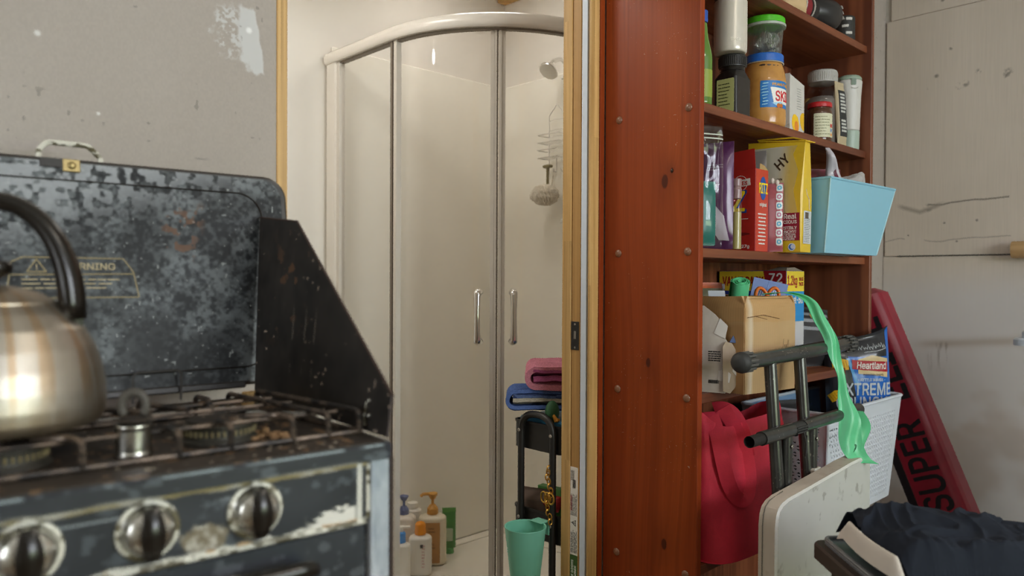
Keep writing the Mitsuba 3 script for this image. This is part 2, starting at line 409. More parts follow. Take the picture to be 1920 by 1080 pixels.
fr = cat(bx(.1, .15, -2.29, -2.21, .85, 2.1), bx(2.05, 2.1, -2.29, -2.21, .85, 2.1), bx(.15, 2.05, -2.29, -2.21, .85, .9), bx(.15, 2.05, -2.29, -2.21, 2.05, 2.1), bx(1.08, 1.12, -2.29, -2.21, .9, 2.05), bx(.15, 2.05, -2.29, -2.21, 1.33, 1.37))
window('window_1', fr, [pane_y(.15, 1.08, 1.37, 2.05, -2.25), pane_y(1.12, 2.05, 1.37, 2.05, -2.25), pane_y(.15, 1.08, .9, 1.33, -2.25), pane_y(1.12, 2.05, .9, 1.33, -2.25)], [WIN_SKY, WIN_SKY, WIN_GARDEN, WIN_GARDEN])
fr = cat(bx(-1.88, -1.82, .05, .1, .95, 2.05), bx(-1.88, -1.82, 1.05, 1.1, .95, 2.05), bx(-1.88, -1.82, .1, 1.05, .95, 1.0), bx(-1.88, -1.82, .1, 1.05, 2.0, 2.05), bx(-1.88, -1.82, .55, .60, 1, 2))
window('window_2', fr, [pane_x(.1, .55, 1, 2, -1.85), pane_x(.60, 1.05, 1, 2, -1.85)], [WIN_LEFT, WIN_LEFT])
# kitchen ceiling light, out of the frame
k = thing('ceiling_light', 'round opal ceiling light above the kitchen', 'lamp')
obj('base', lathe([(0, CEIL), (.19, CEIL), (.19, CEIL - .03), (0, CEIL - .03)], 32, (1.0, -.35, 0)), 'shower_white', k)
d_ = obj('diffuser', lathe([(0, CEIL - .06), (.12, CEIL - .056), (.175, CEIL - .031)], 32, (1.0, -.35, 0)), flat('f4efe4', .4), k)
scene[d_]['emitter'] = LAMP_KITCHEN

# door opening: left jamb strip, right split jamb with the cavity door's edge
struct('trim_1', bx(.608, .6267, YW - .004, YW + .1, 0, 2.06, .001), 'raw_pine')
struct('trim_2', bx(1.438, 1.489, 1.281, 1.312, 0, 2.06, .002), 'raw_pine')
dk = thing('door_1', None, None); labels[dk] = {'kind': 'structure'}
obj('leaf', bx(1.4405, 1.4885, 1.2515, 1.2795, 0.01, 2.05, .0015), 'pine_brown', dk)
la = obj('latch', cat(bx(1.4385, 1.4415, 1.2545, 1.2800, 1.022, 1.094, .0008)), flat('1b1a19', .35), dk)
obj('keeper', cat(bx(1.4375, 1.4395, 1.2630, 1.2700, 1.050, 1.070, .0004), bx(1.4372, 1.4392, 1.2655, 1.268, 1.054, 1.066, .0003)), flat('9a9690', .3, .8), la)
for zz in (1.028, 1.087): obj('screw', lathe([(0, .0008), (.0025, .0006), (.003, 0), (0, 0)], 10).apply_transform(frame([1.4385, 1.267, zz], [0, -1, 0], [0, 0, 1])), flat('8a8580', .35, .8), la)
labels[la] = {'label': 'black latch plate'}
struct('trim_3', bx(1.4395, 1.489, 1.2312, 1.2495, 0, 2.06, .001), 'white_strip')
struct('trim_4', bx(1.438, 1.4715, YW - .002, 1.2255, 0, 2.06, .0015), 'raw_pine')
struct('trim_5', bx(1.4725, 1.4893, YW - .004, 1.2255, 0, 2.06, .001), 'stained_pine')
# the sticker on the door's edge
st = obj('sticker', bx(1.4398, 1.4406, 1.2555, 1.2800, .50, .724, 0), flat('dcd6cc', .5), dk, False)
labels[st] = {'label': 'white sticker with green foot'}
obj('green_band', bx(1.4396, 1.4404, 1.2555, 1.2800, .385, .4995, 0), flat('3c5a2a', .5), st, False)
def on_edge(m, y, z): return m.apply_transform(frame([1.4397, y, z], [0, 0, 1], [0, 1, 0]))   # reads upwards along the door's edge
obj('lettering', cat(on_edge(wtext('HUME DOORS', .064, .0062), 1.2725, .455), on_edge(wtext('& TIMBER', .050, .0062), 1.2625, .449)), flat('d8dcd0', .5), st, False)
fp = []
for i, (z0, ln) in enumerate(((.505, .055), (.505, .052), (.505, .058), (.600, .055), (.600, .05), (.600, .057))):
    fp.append(on_edge(bars(1, ln, .0013, .003, 40 + i, 0).apply_translation([ln / 2, 0, 0]), 1.2775 - .0034 * (i % 3) - .009 * (i > 2) * 0, z0))
    fp.append(on_edge(bars(1, ln, .0013, .003, 60 + i, 0).apply_translation([ln / 2, 0, 0]), 1.2665 - .0034 * (i % 3), z0))
obj('fine_print', cat(*fp), flat('55504c', .6), st, False)
obj('red_print', cat(*[on_edge(bars(1, .040, .0012, .003, 80 + i, 0).apply_translation([.02, 0, 0]), 1.2785 - .003 * i, .612) for i in range(2)]), flat('a83a34', .6), st, False)
tri = Polygon([(-.0085, -.007), (.0085, -.007), (0, .008)])
obj('warning_triangle', cat(ext(tri.difference(tri.buffer(-.0014)), .0005, frame([1.4397, 1.268, .582], [0, 0, 1], [0, 1, 0])), on_edge(text('!', .007), 1.2675, .582)), flat('1d1b1a', .5), st, False)
bc = [sbox(i * .0016, 0, i * .0016 + (.0006 + .0007 * ((i * 7) % 3) / 2), .010) for i in range(14)]
obj('barcode', cat(*[ext(b, .0005, frame([1.4397, 1.262, .670], [0, 0, 1], [0, 1, 0])) for b in bc]), flat('181716', .5), st, False)
obj('small_print', cat(*[on_edge(bars(1, .026, .0011, .003, 90 + i, 0).apply_translation([.013, 0, 0]), 1.2775 - .003 * i, .690) for i in range(4)]), flat('55504c', .6), st, False)

# ---------------------------------------------------------------- setting: bathroom shell
struct('wall_bathroom_back', bx(-.6, 2.36, 2.41, 2.5, 0, CEIL, 0), 'bath_wall')
struct('wall_bathroom_right', bx(2.26, 2.36, YW + .09, 2.41, 0, CEIL, 0), 'bath_wall')
struct('wall_bathroom_left', bx(-.7, -.6, YW + .09, 2.5, 0, CEIL, 0), 'bath_wall')
struct('trim_6', bx(2.215, 2.262, 2.25, 2.405, 2.392, CEIL, .002), 'raw_pine')

# ---------------------------------------------------------------- shower
SC, SR = np.array([1.865, 2.015]), 0.465      # centre and radius of the rounded corner
def spath(R, a0=-180.0, a1=-90.0, straight0=0.0, straight1=0.0, n=28):
    a = np.radians(np.linspace(a0, a1, n))
    p = [[SC[0] + R * math.cos(t), SC[1] + R * math.sin(t)] for t in a]
    if straight0: p = [[SC[0] - R, SC[1] + straight0]] + p
    if straight1: p = p + [[SC[0] + straight1, SC[1] - R]]
    return np.array(p)
def ribbon_solid(path, prof):
    """Sweeps a closed profile (outward offset, z) along a plan path."""
    p = np.asarray(path); t = np.gradient(p, axis=0); t /= np.linalg.norm(t, axis=1, keepdims=True)
    nrm = np.stack([t[:, 1], -t[:, 0]], 1)
    if (nrm[len(p) // 2] @ (p[len(p) // 2] - SC)) < 0: nrm = -nrm
    prof = np.asarray(prof, float); n = len(prof)
    V = np.concatenate([[[*(p[i] + nrm[i] * o), z] for o, z in prof] for i in range(len(p))])
    F = []
    for i in range(len(p) - 1):
        for j in range(n):
            k = (j + 1) % n
            F += [[i * n + j, i * n + k, (i + 1) * n + k], [i * n + j, (i + 1) * n + k, (i + 1) * n + j]]
    for j in range(1, n - 1): F += [[0, j + 1, j], [(len(p) - 1) * n, (len(p) - 1) * n + j, (len(p) - 1) * n + j + 1]]
    m = trimesh.Trimesh(V, F, process=True)
    trimesh.repair.fix_normals(m)
    return m
def pane(path, z0, z1):
    p = np.asarray(path); n = len(p)
    V = np.vstack([np.c_[p, np.full(n, z0)], np.c_[p, np.full(n, z1)]])
    F = [[i, i + 1, n + i + 1] for i in range(n - 1)] + [[i, n + i + 1, n + i] for i in range(n - 1)]
    return trimesh.Trimesh(V, F, process=False)

sh = thing('shower_enclosure', 'white framed curved glass corner shower with two sliding doors', 'shower')
railp = [(-.022, 1.958), (.020, 1.956), (.026, 1.962), (.027, 1.978), (.022, 1.992), (.008, 2.002), (-.010, 2.003), (-.022, 1.994)]
obj('top_rail', ribbon_solid(spath(SR, straight0=.382, straight1=.382, n=36), railp), 'shower_white', sh, 45)
obj('rail_seal', ribbon_solid(spath(SR - .004, straight0=.36, straight1=.36, n=36), [(-.006, 1.950), (.012, 1.950), (.012, 1.957), (-.006, 1.957)]), 'alu_dark', sh)
obj('bottom_rail', ribbon_solid(spath(SR, straight0=.382, straight1=.382, n=36), [(-.02, .122), (.02, .122), (.02, .150), (.012, .158), (-.02, .158)]), 'shower_white', sh)
wp = obj('wall_profile', bx(1.383, 1.417, 2.335, 2.399, .122, 1.97, .006), 'shower_white', sh)
obj('seal', bx(1.388, 1.412, 2.318, 2.335, .13, 1.955, .001), 'alu_frame', wp)
fx = obj('fixed_panel', pane([[1.40, 2.318], [1.40, 2.025]], .15, 1.955), 'pane_glass', sh, False)
labels[fx] = {'label': 'narrow fixed glass panel'}
obj('fixed_panel', pane([[1.865, 1.55], [2.20, 1.55]], .15, 1.955), 'pane_glass', sh, False)
obj('wall_profile', bx(2.20, 2.2495, 1.533, 1.567, .122, 1.97, .005), 'shower_white', sh)
def stile(a, w, R, mat_, name, parent, d=.010):
    half = w / 2 / R
    pth = spath(R, math.degrees(math.radians(a) - half), math.degrees(math.radians(a) + half), n=5)
    return obj(name, ribbon_solid(pth, [(-d, .15), (d, .15), (d, 1.955), (-d, 1.955)]), mat_, parent)
RD = SR - .012
stile(-179.0, .010, SR, 'alu_dark', 'stile', sh); stile(-176.6, .014, SR, 'alu_frame', 'stile', sh)
def door(a0, a1, ha, label):
    d = obj('glass_door', pane(spath(RD, a0, a1, n=40), .15, 1.955), 'pane_glass', sh, True)
    labels[d] = {'label': label}
    m = math.radians(ha); o = np.array([math.cos(m), math.sin(m)])
    def q(off, z): return [*(SC + o * (RD + off)), z]
    zs = np.linspace(1.012, 1.160, 13)
    pts = [q(.0, 1.012), q(.014, 1.009)] + [q(.030 + .006 * math.sin((z - 1.012) / .148 * PI), z) for z in zs] + [q(.014, 1.163), q(.0, 1.160)]
    pts = fillet(pts, .012, 4); n = len(pts)
    rr = .0068 + .0035 * np.abs(np.linspace(-1, 1, n)) ** 2
    h = obj('handle', tube(pts, rr, 12, flat_=1.25), 'chrome', d, True)
    obj('ferrule', cat(*[lathe([(0, 0), (.0105, 0), (.0105, .004), (.008, .007), (0, .007)], 18).apply_transform(frame(q(0, z), [-o[1], o[0], 0], [0, 0, 1])) for z in (1.011, 1.161)]), 'chrome', h)
    return d
d1 = door(-176.0, -133.6, -140.1, 'left curved glass door with chrome handle')
d2 = door(-132.6, -92.0, -127.1, 'right curved glass door with chrome handle')
def dst(a, w, m_, par, R=RD): return stile(a, w, R, m_, 'stile', par)
dst(-135.2, .011, 'alu_frame', d1); dst(-134.0, .007, 'alu_frame', d1, RD + .004); dst(-133.35, .0045, 'alu_dark', d1)
dst(-132.3, .008, 'alu_frame', d2, RD + .004); dst(-131.0, .011, 'alu_frame', d2)

tp = [[1.385, 2.40]] + [[SC[0] + (SR + .025) * math.cos(t), SC[1] + (SR + .025) * math.sin(t)] for t in np.radians(np.linspace(180, 270, 24))] + [[2.25, SC[1] - SR - .025], [2.25, 2.40]]
tp[0][0] = SC[0] - SR - .025
po = Polygon(tp)
tray = thing('shower_tray', 'white rounded shower tray under the curved glass', 'shower tray')
obj('base', ext(po, .118), 'tray_white', tray)
obj('rim', ext(po.difference(po.buffer(-.05)), .003, frame([0, 0, .1181], [1, 0, 0], [0, 1, 0])), 'tray_white', tray)
wl = thing('shower_lining', 'cream acrylic wall lining behind the curved shower glass', 'shower lining')
obj('sheet', bx(1.41, 2.25, 2.4005, 2.4098, .1225, 2.03, .003), 'acrylic', wl)
obj('sheet', bx(2.2505, 2.2598, 1.50, 2.4098, .1225, 2.03, .003), 'acrylic', wl)

# shower head, riser and caddy on the right-hand shower wall
hd = thing('shower_head', 'chrome shower head on a slim riser inside the shower', 'shower head')
obj('riser', tube([[2.241, 2.030, 1.40], [2.241, 2.030, 2.06]], .007, 12), 'chrome', hd)
obj('arm', tube(fillet([[2.241, 2.03, 2.06], [2.215, 2.03, 2.075], [2.17, 2.035, 2.055]], .02), .008, 12), 'chrome', hd)
obj('rose', move(lathe(rounded([(0, .02), (.016, .02), (.022, 0), (.040, -.012), (.040, -.022), (0, -.024)], .006), 30), rot(38, [0, 1, 0]), [2.165, 2.042, 2.030]), 'chrome', hd)
obj('bracket', bx(2.22, 2.2503, 2.02, 2.04, 1.995, 2.012, .003), 'chrome', hd)
obj('bracket', bx(2.22, 2.2503, 2.02, 2.04, 1.425, 1.442, .003), 'chrome', hd)
cd = thing('shower_caddy', 'two tier chrome wire caddy hanging in the shower', 'caddy')
def wire(pts, r=.0022, closed=False): return tube(pts, r, 6, closed=closed)
obj('frame', cat(wire([[2.222, 2.10, 1.86], [2.222, 2.10, 1.62]]), wire([[2.222, 2.02, 1.86], [2.222, 2.02, 1.62]]), wire([[2.222, 2.02, 1.86], [2.222, 2.06, 1.90], [2.222, 2.10, 1.86]]), wire([[2.222, 2.02, 1.80], [2.222, 2.10, 1.80]]), wire([[2.222, 2.02, 1.84], [2.222, 2.10, 1.84]])), 'chrome', cd)
for z in (1.745, 1.685):
    ws = [wire([[2.224, 2.0, z + h], [2.224, 2.11, z + h], [2.165, 2.11, z + h], [2.165, 2.0, z + h]], .0026, True) for h in (0, .03)]
    ws += [wire([[2.224 - .072 * i / 5, 2.0, z], [2.224 - .072 * i / 5, 2.11, z]], .0016) for i in range(1, 5)]
    obj('basket', cat(*ws), 'chrome', cd)
obj('hook', cat(*[wire(fillet([[2.222, y, 1.69], [2.222, y, 1.63], [2.205, y, 1.63], [2.205, y, 1.645]], .01)) for y in (2.02, 2.06, 2.10)]), 'chrome', cd)
tag(obj('razor', cat(bx(2.197, 2.209, 2.085, 2.095, 1.575, 1.655, .003), bx(2.192, 2.214, 2.070, 2.110, 1.648, 1.660, .003)), flat('6d6440', .4)), 'dark razor hanging from the shower caddy', 'razor')
pf = trimesh.creation.icosphere(4, 1.0); v = pf.vertices
rad = .046 * (1 + .28 * (meshkit.fbm(v * 3.4, 3, 3) - .5) + .12 * np.sin(24 * np.arctan2(v[:, 1], v[:, 0]) + 7 * v[:, 2]))
pf.vertices = v * rad[:, None] * [1, 1.25, .85] + [2.172, 2.075, 1.535]
lf = thing('bath_puff', 'white mesh bath puff hanging in the shower below the caddy', 'bath puff')
obj('mesh_ball', pf, flat('cfc8ba', .9), lf); obj('cord', wire([[2.205, 2.06, 1.63], [2.203, 2.07, 1.565]], .0018), flat('b8b09c', .8), lf)

# bottles on the tray
def bottle_body(at, rx, ry, h, sh_, neck, mat_, parent, name='body', rz=35, n=36, sq=3.0):
    """A superellipse bottle: straight body of height h with a rounded shoulder of height sh_ up to the neck radius."""
    zs = [0, .004, .01] + list(np.linspace(.02, h, 6)) + [h + sh_ * t for t in (.25, .5, .75, .9, 1.0)]
    sc = [.0, .93, 1.0] + [1.0] * 6 + [math.sqrt(max(0, 1 - (t * .98) ** 2.2)) for t in (.25, .5, .75, .9, 1.0)]
    V = []; F = []
    for z, s in zip(zs, sc):
        for j in range(n):
            a = 2 * PI * j / n; c, s_ = math.cos(a), math.sin(a)
            e = 2 / sq
            x, y = rx * abs(c) ** e * np.sign(c), ry * abs(s_) ** e * np.sign(s_)
            k = max(s, 0); f = k if z > h else s
            x, y = x * f, y * f
            if z > h:
                d = math.hypot(x, y)
                if d < neck: x, y = c * neck, s_ * neck
            V.append([x, y, z if s > 0 or z > h else 0])
    m_ = len(zs)
    for i in range(m_ - 1):
        for j in range(n):
            k = (j + 1) % n
            F += [[i * n + j, i * n + k, (i + 1) * n + k], [i * n + j, (i + 1) * n + k, (i + 1) * n + j]]
    V.append([0, 0, zs[-1]]); F += [[(m_ - 1) * n + j, (m_ - 1) * n + (j + 1) % n, m_ * n] for j in range(n)]
    m = trimesh.Trimesh(V, F, process=True); m = move(m, rotz(rz), at)
    return obj(name, m, mat_, parent, 40)
def pump(at, mat_, parent, rz=0, s=1.0):
    a = np.array(at)
    p = obj('pump', cat(lathe(np.array(rounded([(0, 0), (.017, 0), (.017, .016), (.010, .026), (.008, .028), (0, .028)], .003)) * s, 24),
              lathe(np.array([(0, .028), (.0045, .028), (.0045, .046), (0, .046)]) * s, 14),
              lathe(np.array(rounded([(0, .044), (.007, .044), (.015, .058), (.015, .063), (0, .064)], .002)) * s, 20),
              move(tube(np.array(fillet([(0, 0, .060), (.030, 0, .061), (.036, 0, .054)], .006)) * s, .0048 * s, 10))).apply_transform(rotz(rz)).apply_translation(a), mat_, parent, 35)
    return p
TZ = .1183
b = thing('shampoo_bottle', 'tall cream pump bottle with tan label, second from right', 'bottle', 'bottles on the shower tray')
bottle_body((1.768, 2.27, TZ), .052, .034, .172, .018, .013, flat('d9cfb8', .35), b, rz=-42)
obj('label', move(bx(-.030, .030, -.0355, -.0345, .012, .165, .0005), rotz(-42), (1.768, 2.27, TZ)), flat('a97b45', .5), b)
obj('lettering', move(cat(*[bars(2, .026, .005, .012, 5, .2).apply_transform(frame([0, -.0357, z], [1, 0, 0], [0, 0, 1])) for z in (.145, .085)]), rotz(-42), (1.768, 2.27, TZ)), flat('7d5528', .5), b)
pump((1.768, 2.27, TZ + .190), flat('c08a3a', .35), b, 150, 1.25)
b = thing('sunscreen_bottle', 'white bottle with orange screw cap in front of the cream pump bottle', 'bottle', 'bottles on the shower tray')
bottle_body((1.671, 2.218, TZ), .042, .030, .130, .017, .016, flat('dcd8d0', .35), b, rz=-42)
obj('cap', lathe(rounded([(0, .147), (.021, .147), (.019, .184), (.014, .191), (0, .192)], .004), 28, (1.671, 2.218, TZ)), flat('e08a14', .4), b)
obj('lettering', move(cat(bars(8, .012, .0035, .011, 3, .3).apply_transform(frame([.014, -.0312, .115], [1, 0, 0], [0, 0, 1]))), rotz(-42), (1.671, 2.218, TZ)), flat('c9a0a0', .5), b)
obj('print', move(bx(.002, .012, -.0318, -.0308, .105, .118, .0003), rotz(-42), (1.671, 2.218, TZ)), flat('3a3a40', .5), b)
b = thing('lotion_bottle', 'slim white pump bottle with blue collar, front left', 'bottle', 'bottles on the shower tray')
bottle_body((1.575, 2.20, TZ), .031, .024, .130, .014, .010, flat('dad6ce', .35), b, rz=-42)
obj('collar', lathe(rounded([(0, .144), (.0145, .144), (.0140, .178), (.010, .182), (0, .182)], .002), 24, (1.575, 2.20, TZ)), flat('1f7fd0', .35), b)
obj('pump', cat(lathe([(0, .182), (.006, .182), (.006, .192), (.011, .195), (.011, .201), (0, .202)], 18), tube([(0, 0, .198), (.03, 0, .199)], .0042, 10)).apply_transform(rotz(-40)).apply_translation((1.575, 2.2, TZ)), flat('e2ded6', .35), b)
b = thing('conditioner_bottle', 'translucent white pump bottle with navy pump head, farthest left', 'bottle', 'bottles on the shower tray')
bottle_body((1.660, 2.305, TZ), .045, .034, .185, .020, .013, flat('cfc5b8', .35), b, rz=-42)
obj('label', move(bx(-.034, .034, -.0352, -.0342, .01, .16, .0005), rotz(-42), (1.660, 2.305, TZ)), flat('b7a695', .5), b)
pump((1.660, 2.305, TZ + .203), flat('3c4878', .35), b, 160, 1.1)
b = thing('shampoo_bottle', 'plain white bottle with flat white cap behind the cream pump bottle', 'bottle', 'bottles on the shower tray')
bottle_body((1.735, 2.352, TZ), .034, .026, .190, .012, .017, flat('d5d0c6', .35), b, rz=-42)
obj('cap', lathe(rounded([(0, .202), (.021, .202), (.021, .222), (0, .223)], .003), 24, (1.735, 2.352, TZ)), flat('d9d5cc', .35), b)
b = thing('gel_tube', 'green tube standing on its cap at the right end of the bottles', 'tube', 'bottles on the shower tray')
tb = grid(lambda u, v: (.026 * (1 - .0 * v) * np.cos(2 * PI * u), .016 * np.sin(2 * PI * u) * (1 - .93 * v), .022 + .142 * v), 33, 10)
obj('body', move(tb, rotz(-42), (1.885, 2.315, TZ)), flat('3f7a3a', .4), b)
obj('crimp', move(bx(-.027, .027, -.0016, .0016, .160, .178, .0005), rotz(-38), (1.885, 2.315, TZ)), flat('4f8a40', .4), b)
obj('cap', lathe(rounded([(0, 0), (.020, 0), (.018, .022), (0, .022)], .003), 24, (1.885, 2.315, TZ)), flat('4a8f50', .4), b)
obj('label', move(bx(-.016, .016, -.0150, -.0135, .05, .10, .0005), rotz(-42), (1.885, 2.315, TZ)), flat('a8b8a0', .5), b)

# lights of the bathroom; the mid-room one is added to brighten the shower
lt = thing('pendant_bulb', 'bare bulb hanging in the bathroom', 'lamp')
BL = np.array([.46, 2.045, 2.178])
k = obj('bulb', move(trimesh.creation.icosphere(3, .026), np.diag([1, 1, 1.25]), BL), flat('fff6e0', .3), lt); scene[k]['emitter'] = BULB
obj('holder', lathe([(0, .028), (.018, .028), (.016, .075), (.006, .09), (0, .09)], 20, BL), 'shower_white', lt)
obj('cord', tube([BL + [0, 0, .09], [BL[0], BL[1], CEIL + .001]], .003, 8), 'shower_white', lt)
k = thing('bathroom_light', 'round opal ceiling light above the shower', 'lamp')
obj('base', lathe([(0, CEIL), (.17, CEIL), (.17, CEIL - .025), (0, CEIL - .025)], 32, (1.80, 2.02, 0)), 'shower_white', k)
d_ = obj('diffuser', lathe([(0, CEIL - .05), (.11, CEIL - .046), (.155, CEIL - .026)], 32, (1.80, 2.02, 0)), flat('f4efe4', .4), k)
scene[d_]['emitter'] = LAMP_SHOWER
k = thing('bathroom_light', 'added unseen ceiling light in mid bathroom, brightening the shower', 'lamp')
obj('base', lathe([(0, CEIL), (.22, CEIL), (.22, CEIL - .025), (0, CEIL - .025)], 32, (.72, 1.80, 0)), 'shower_white', k)
d_ = obj('diffuser', lathe([(0, CEIL - .05), (.15, CEIL - .046), (.205, CEIL - .026)], 32, (.72, 1.80, 0)), flat('f4efe4', .4), k)
scene[d_]['emitter'] = FILL_BATH

# ---------------------------------------------------------------- trolley beside the door, and what it carries
BK = mat('black_plastic', '1f1e1c', .42)
tr = thing('storage_trolley', 'slim black three tier trolley standing just inside the bathroom', 'trolley')
for X in (1.448, 1.868):
    obj('frame', tube(fillet([[X, 1.468, .05], [X, 1.468, .838], [X, 1.350, .838], [X, 1.350, .05]], .055, 8), .0095, 12), BK, tr)
for zt, hgt in ((.812, .074), (.575, .075), (.27, .075)):
    o_ = rrect(1.46, 1.858, 1.328, 1.512, .02); i_ = o_.buffer(-.003)
    bk = obj('basket', cat(ext(o_.difference(i_), hgt, frame([0, 0, zt - hgt], [1, 0, 0], [0, 1, 0])), ext(o_, .003, frame([0, 0, zt - hgt], [1, 0, 0], [0, 1, 0]))), BK, tr)
    obj('rim', ext(o_.buffer(.003).difference(i_), .006, frame([0, 0, zt - .005], [1, 0, 0], [0, 1, 0])), BK, bk)
for X in (1.448, 1.868):
    for Y_ in (1.468, 1.350):
        obj('caster', cat(lathe([(0, -.009), (.018, -.009), (.022, -.006), (.022, .006), (.018, .009), (0, .009)], 20).apply_transform(rot(90, [1, 0, 0])).apply_translation([X, Y_, .022]), bx(X - .008, X + .008, Y_ - .012, Y_ + .012, .024, .052, .002)), BK, tr)
for zt in (.790, .553):
    for Y_ in (1.350, 1.468):
        obj('rivet', lathe([(0, .003), (.004, .002), (.005, 0), (0, 0)], 12).apply_transform(frame([1.4386, Y_, zt], [0, -1, 0], [0, 0, 1])), flat('8b8377', .4), tr)

tag(obj('storage_box', bx(1.475, 1.70, 1.335, 1.505, .742, .822, .006), flat('2a6f93', .4)), 'teal plastic box in the top tier of the trolley', 'box')
tag(obj('scrub_brush', move(trimesh.creation.icosphere(3, 1.0), np.diag([.022, .016, .030]), [1.475, 1.378, .846]), flat('2d5a3a', .6)), 'dark green scrub brush on the teal box under the towels', 'brush')
tag(obj('hair_clip', cat(tube(fillet([[1.462, 1.345, .826], [1.462, 1.362, .842], [1.462, 1.352, .824]], .006), .004, 8), tube([[1.466, 1.345, .83], [1.466, 1.36, .826]], .004, 8)), flat('b07a2c', .35, .5)), 'amber hair clip beside the green brush in the trolley', 'hair clip')

def folded_towel(c, L, W, H, n, seed, mat_a, name, label, yaw, flip=1):
    """A towel rolled over on itself: layers joined by a round fold on the side towards the door."""
    k = thing(name, label, 'towel', None)
    R_ = H / 2
    path = []
    for i in range(n):
        z = H * (i + .5) / n
        path.append((W / 2 - .02 - .01 * rng.random(), z)); path.append((-W / 2 + .012 * rng.random(), z))
    # the outer wrap
    t = H / n * .95
    out = np.array([(W / 2, t / 2)] + [(x, t / 2) for x in np.linspace(W / 2 - .02, -W / 2 + R_, 8)] + [(-W / 2 + R_ - (R_ - t / 2) * math.cos(a) * 1.0 + 0 - 0, R_ + (R_ - t / 2) * math.sin(a)) for a in np.linspace(-PI / 2 + .2, PI / 2 - .2, 10)] + [(x, H - t / 2) for x in np.linspace(-W / 2 + R_, W / 2, 9)])
    def sheet(pp, tt, sd):
        pp = np.array(pp); s = np.linspace(0, 1, len(pp))
        def f(u, v):
            x = np.interp(u, s, pp[:, 0]); z = np.interp(u, s, pp[:, 1])
            z = z + .010 * (meshkit.fbm(np.stack([x * 14, v * 3.0, u * 2 + sd], -1), 3, sd) - .5) + .006 * np.sin(9 * v + sd)
            return x, (v - .5) * L, z
        return slabify(f, 60, 26, tt)
    M = frame([c[0], c[1], c[2]], [math.cos(yaw), math.sin(yaw), 0], [-math.sin(yaw), math.cos(yaw), 0])
    obj('outer_layer', sheet(out, t, seed).apply_transform(M), mat_a[0], k, 40)
    for q in range(1, n - 1):
        z = H * (q + .5) / n
        pp = [(x, z + .004 * math.sin(9 * x + q)) for x in np.linspace(W / 2 - .01, -W / 2 + R_ * .75, 14)]
        obj('inner_layer', sheet(pp, t, seed + 5 * q).apply_transform(M), mat_a[q % len(mat_a)], k, 40)
    return k
def terry(h):
    c = lin(h)
    return mat('terry_' + h, proc(lambda p, n, uv: mi.Color3f(c) * (0.72 + 0.5 * noise(p.x * 420, p.y * 420, p.z * 420))), .95, spec=.1)
TY = [terry('4a5f92'), terry('a09a8e'), terry('5a6c98'), terry('3c4a74')]
folded_towel((1.505, 1.468, .8485), .13, .165, .054, 5, 3, TY, 'towel', 'folded blue and grey striped towel under the pink towel on the trolley', -.80)
TP = [terry('b0707f'), terry('80415f'), terry('7a3c58')]
folded_towel((1.530, 1.430, .9085), .13, .150, .062, 4, 11, TP, 'towel', 'folded pink and plum towel on top of the trolley', -.80)

# middle tier
bg = packet(.085, .115, .04, frame([1.496, 1.455, .506], [.35, -.93, 0], [0.05, 0, 1]), .05, 4, .012)
tag(obj('cloth_pouch', bg, flat('5d4c42', .8)), 'crumpled brown pouch in the middle tier of the trolley', 'pouch')
jr = thing('cream_jar', 'round white cream jar in the middle tier of the trolley', 'jar')
obj('body', lathe(rounded([(0, 0), (.020, 0), (.0205, .036), (.018, .040), (0, .040)], .003), 28, (1.483, 1.365, .553 - .052)), flat('cfc2ac', .4), jr)
obj('lid', lathe(rounded([(0, .041), (.0205, .041), (.0205, .060), (0, .061)], .003), 28, (1.483, 1.365, .501)), flat('cdbfa8', .4), jr)
tag(obj('pouch', packet(.07, .045, .03, frame([1.500, 1.412, .570], [0, -1, 0], [.5, 0, 1]), .05, 6, .006), flat('8e1d20', .4)), 'dark red pouch beside the white jar in the trolley', 'pouch')
tag(obj('card_box', move(bx(-.012, .012, -.04, .04, 0, .125, .001), rotz(6), (1.525, 1.425, .502)), flat('4f8a46', .5)), 'green cardboard box standing in the middle tier of the trolley', 'box')
ch = thing('chain', 'gold chain draped over the trolley frame', 'chain')
for i in range(13):
    z = .705 - .0115 * i; q = [1.436, 1.352 + .006 * math.sin(i * .9), z]
    a = np.linspace(0, 2 * PI, 13)[:-1]
    ax = [0, 1, 0] if i % 2 else [.3, .2, 0]
    ring = [[q[0] + .0025 * (i % 2), q[1] + .006 * math.cos(t), q[2] + .0085 * math.sin(t)] for t in a]
    obj('link', move(tube(ring, .0019, 6, True), rot(0 if i % 2 else 80, [0, 0, 1], q)), flat('b98a3a', .25, .8), ch)
for i in range(3):
    a = np.linspace(0, 2 * PI, 17)[:-1]
    obj('charm', tube([[1.434, 1.342 + .013 * i + .010 * math.cos(t), .628 + .014 * math.sin(t)] for t in a], .0026, 6, True), flat('c79a45', .25, .8), ch)
cu = thing('cup', 'green plastic cup hanging on the end of the trolley', 'cup')
CC = (1.366, 1.368, .436)
obj('body', lathe([(0, 0), (.036, 0), (.039, .004), (.053, .126), (.0545, .129), (.054, .131), (.0512, .130), (.0505, .125), (.037, .007), (0, .006)], 48, CC), mat('green_plastic', '6fb39a', .28), cu, 40)
obj('hook', cat(bx(1.405, 1.4375, 1.350, 1.392, .5655, .5685, .001), bx(1.4345, 1.4380, 1.350, 1.392, .53, .5685, .001)), 'green_plastic', cu)
obj('print', cat(*[wrap(bars(3, .02, .0016, .006, 30 + i, .3).apply_translation([0, .08 + .0 * i, .0011]), .0475, math.radians(a), (CC[0], CC[1], CC[2] + .0)) for i, a in enumerate((150,))]), flat('d8e6de', .5), cu, False)

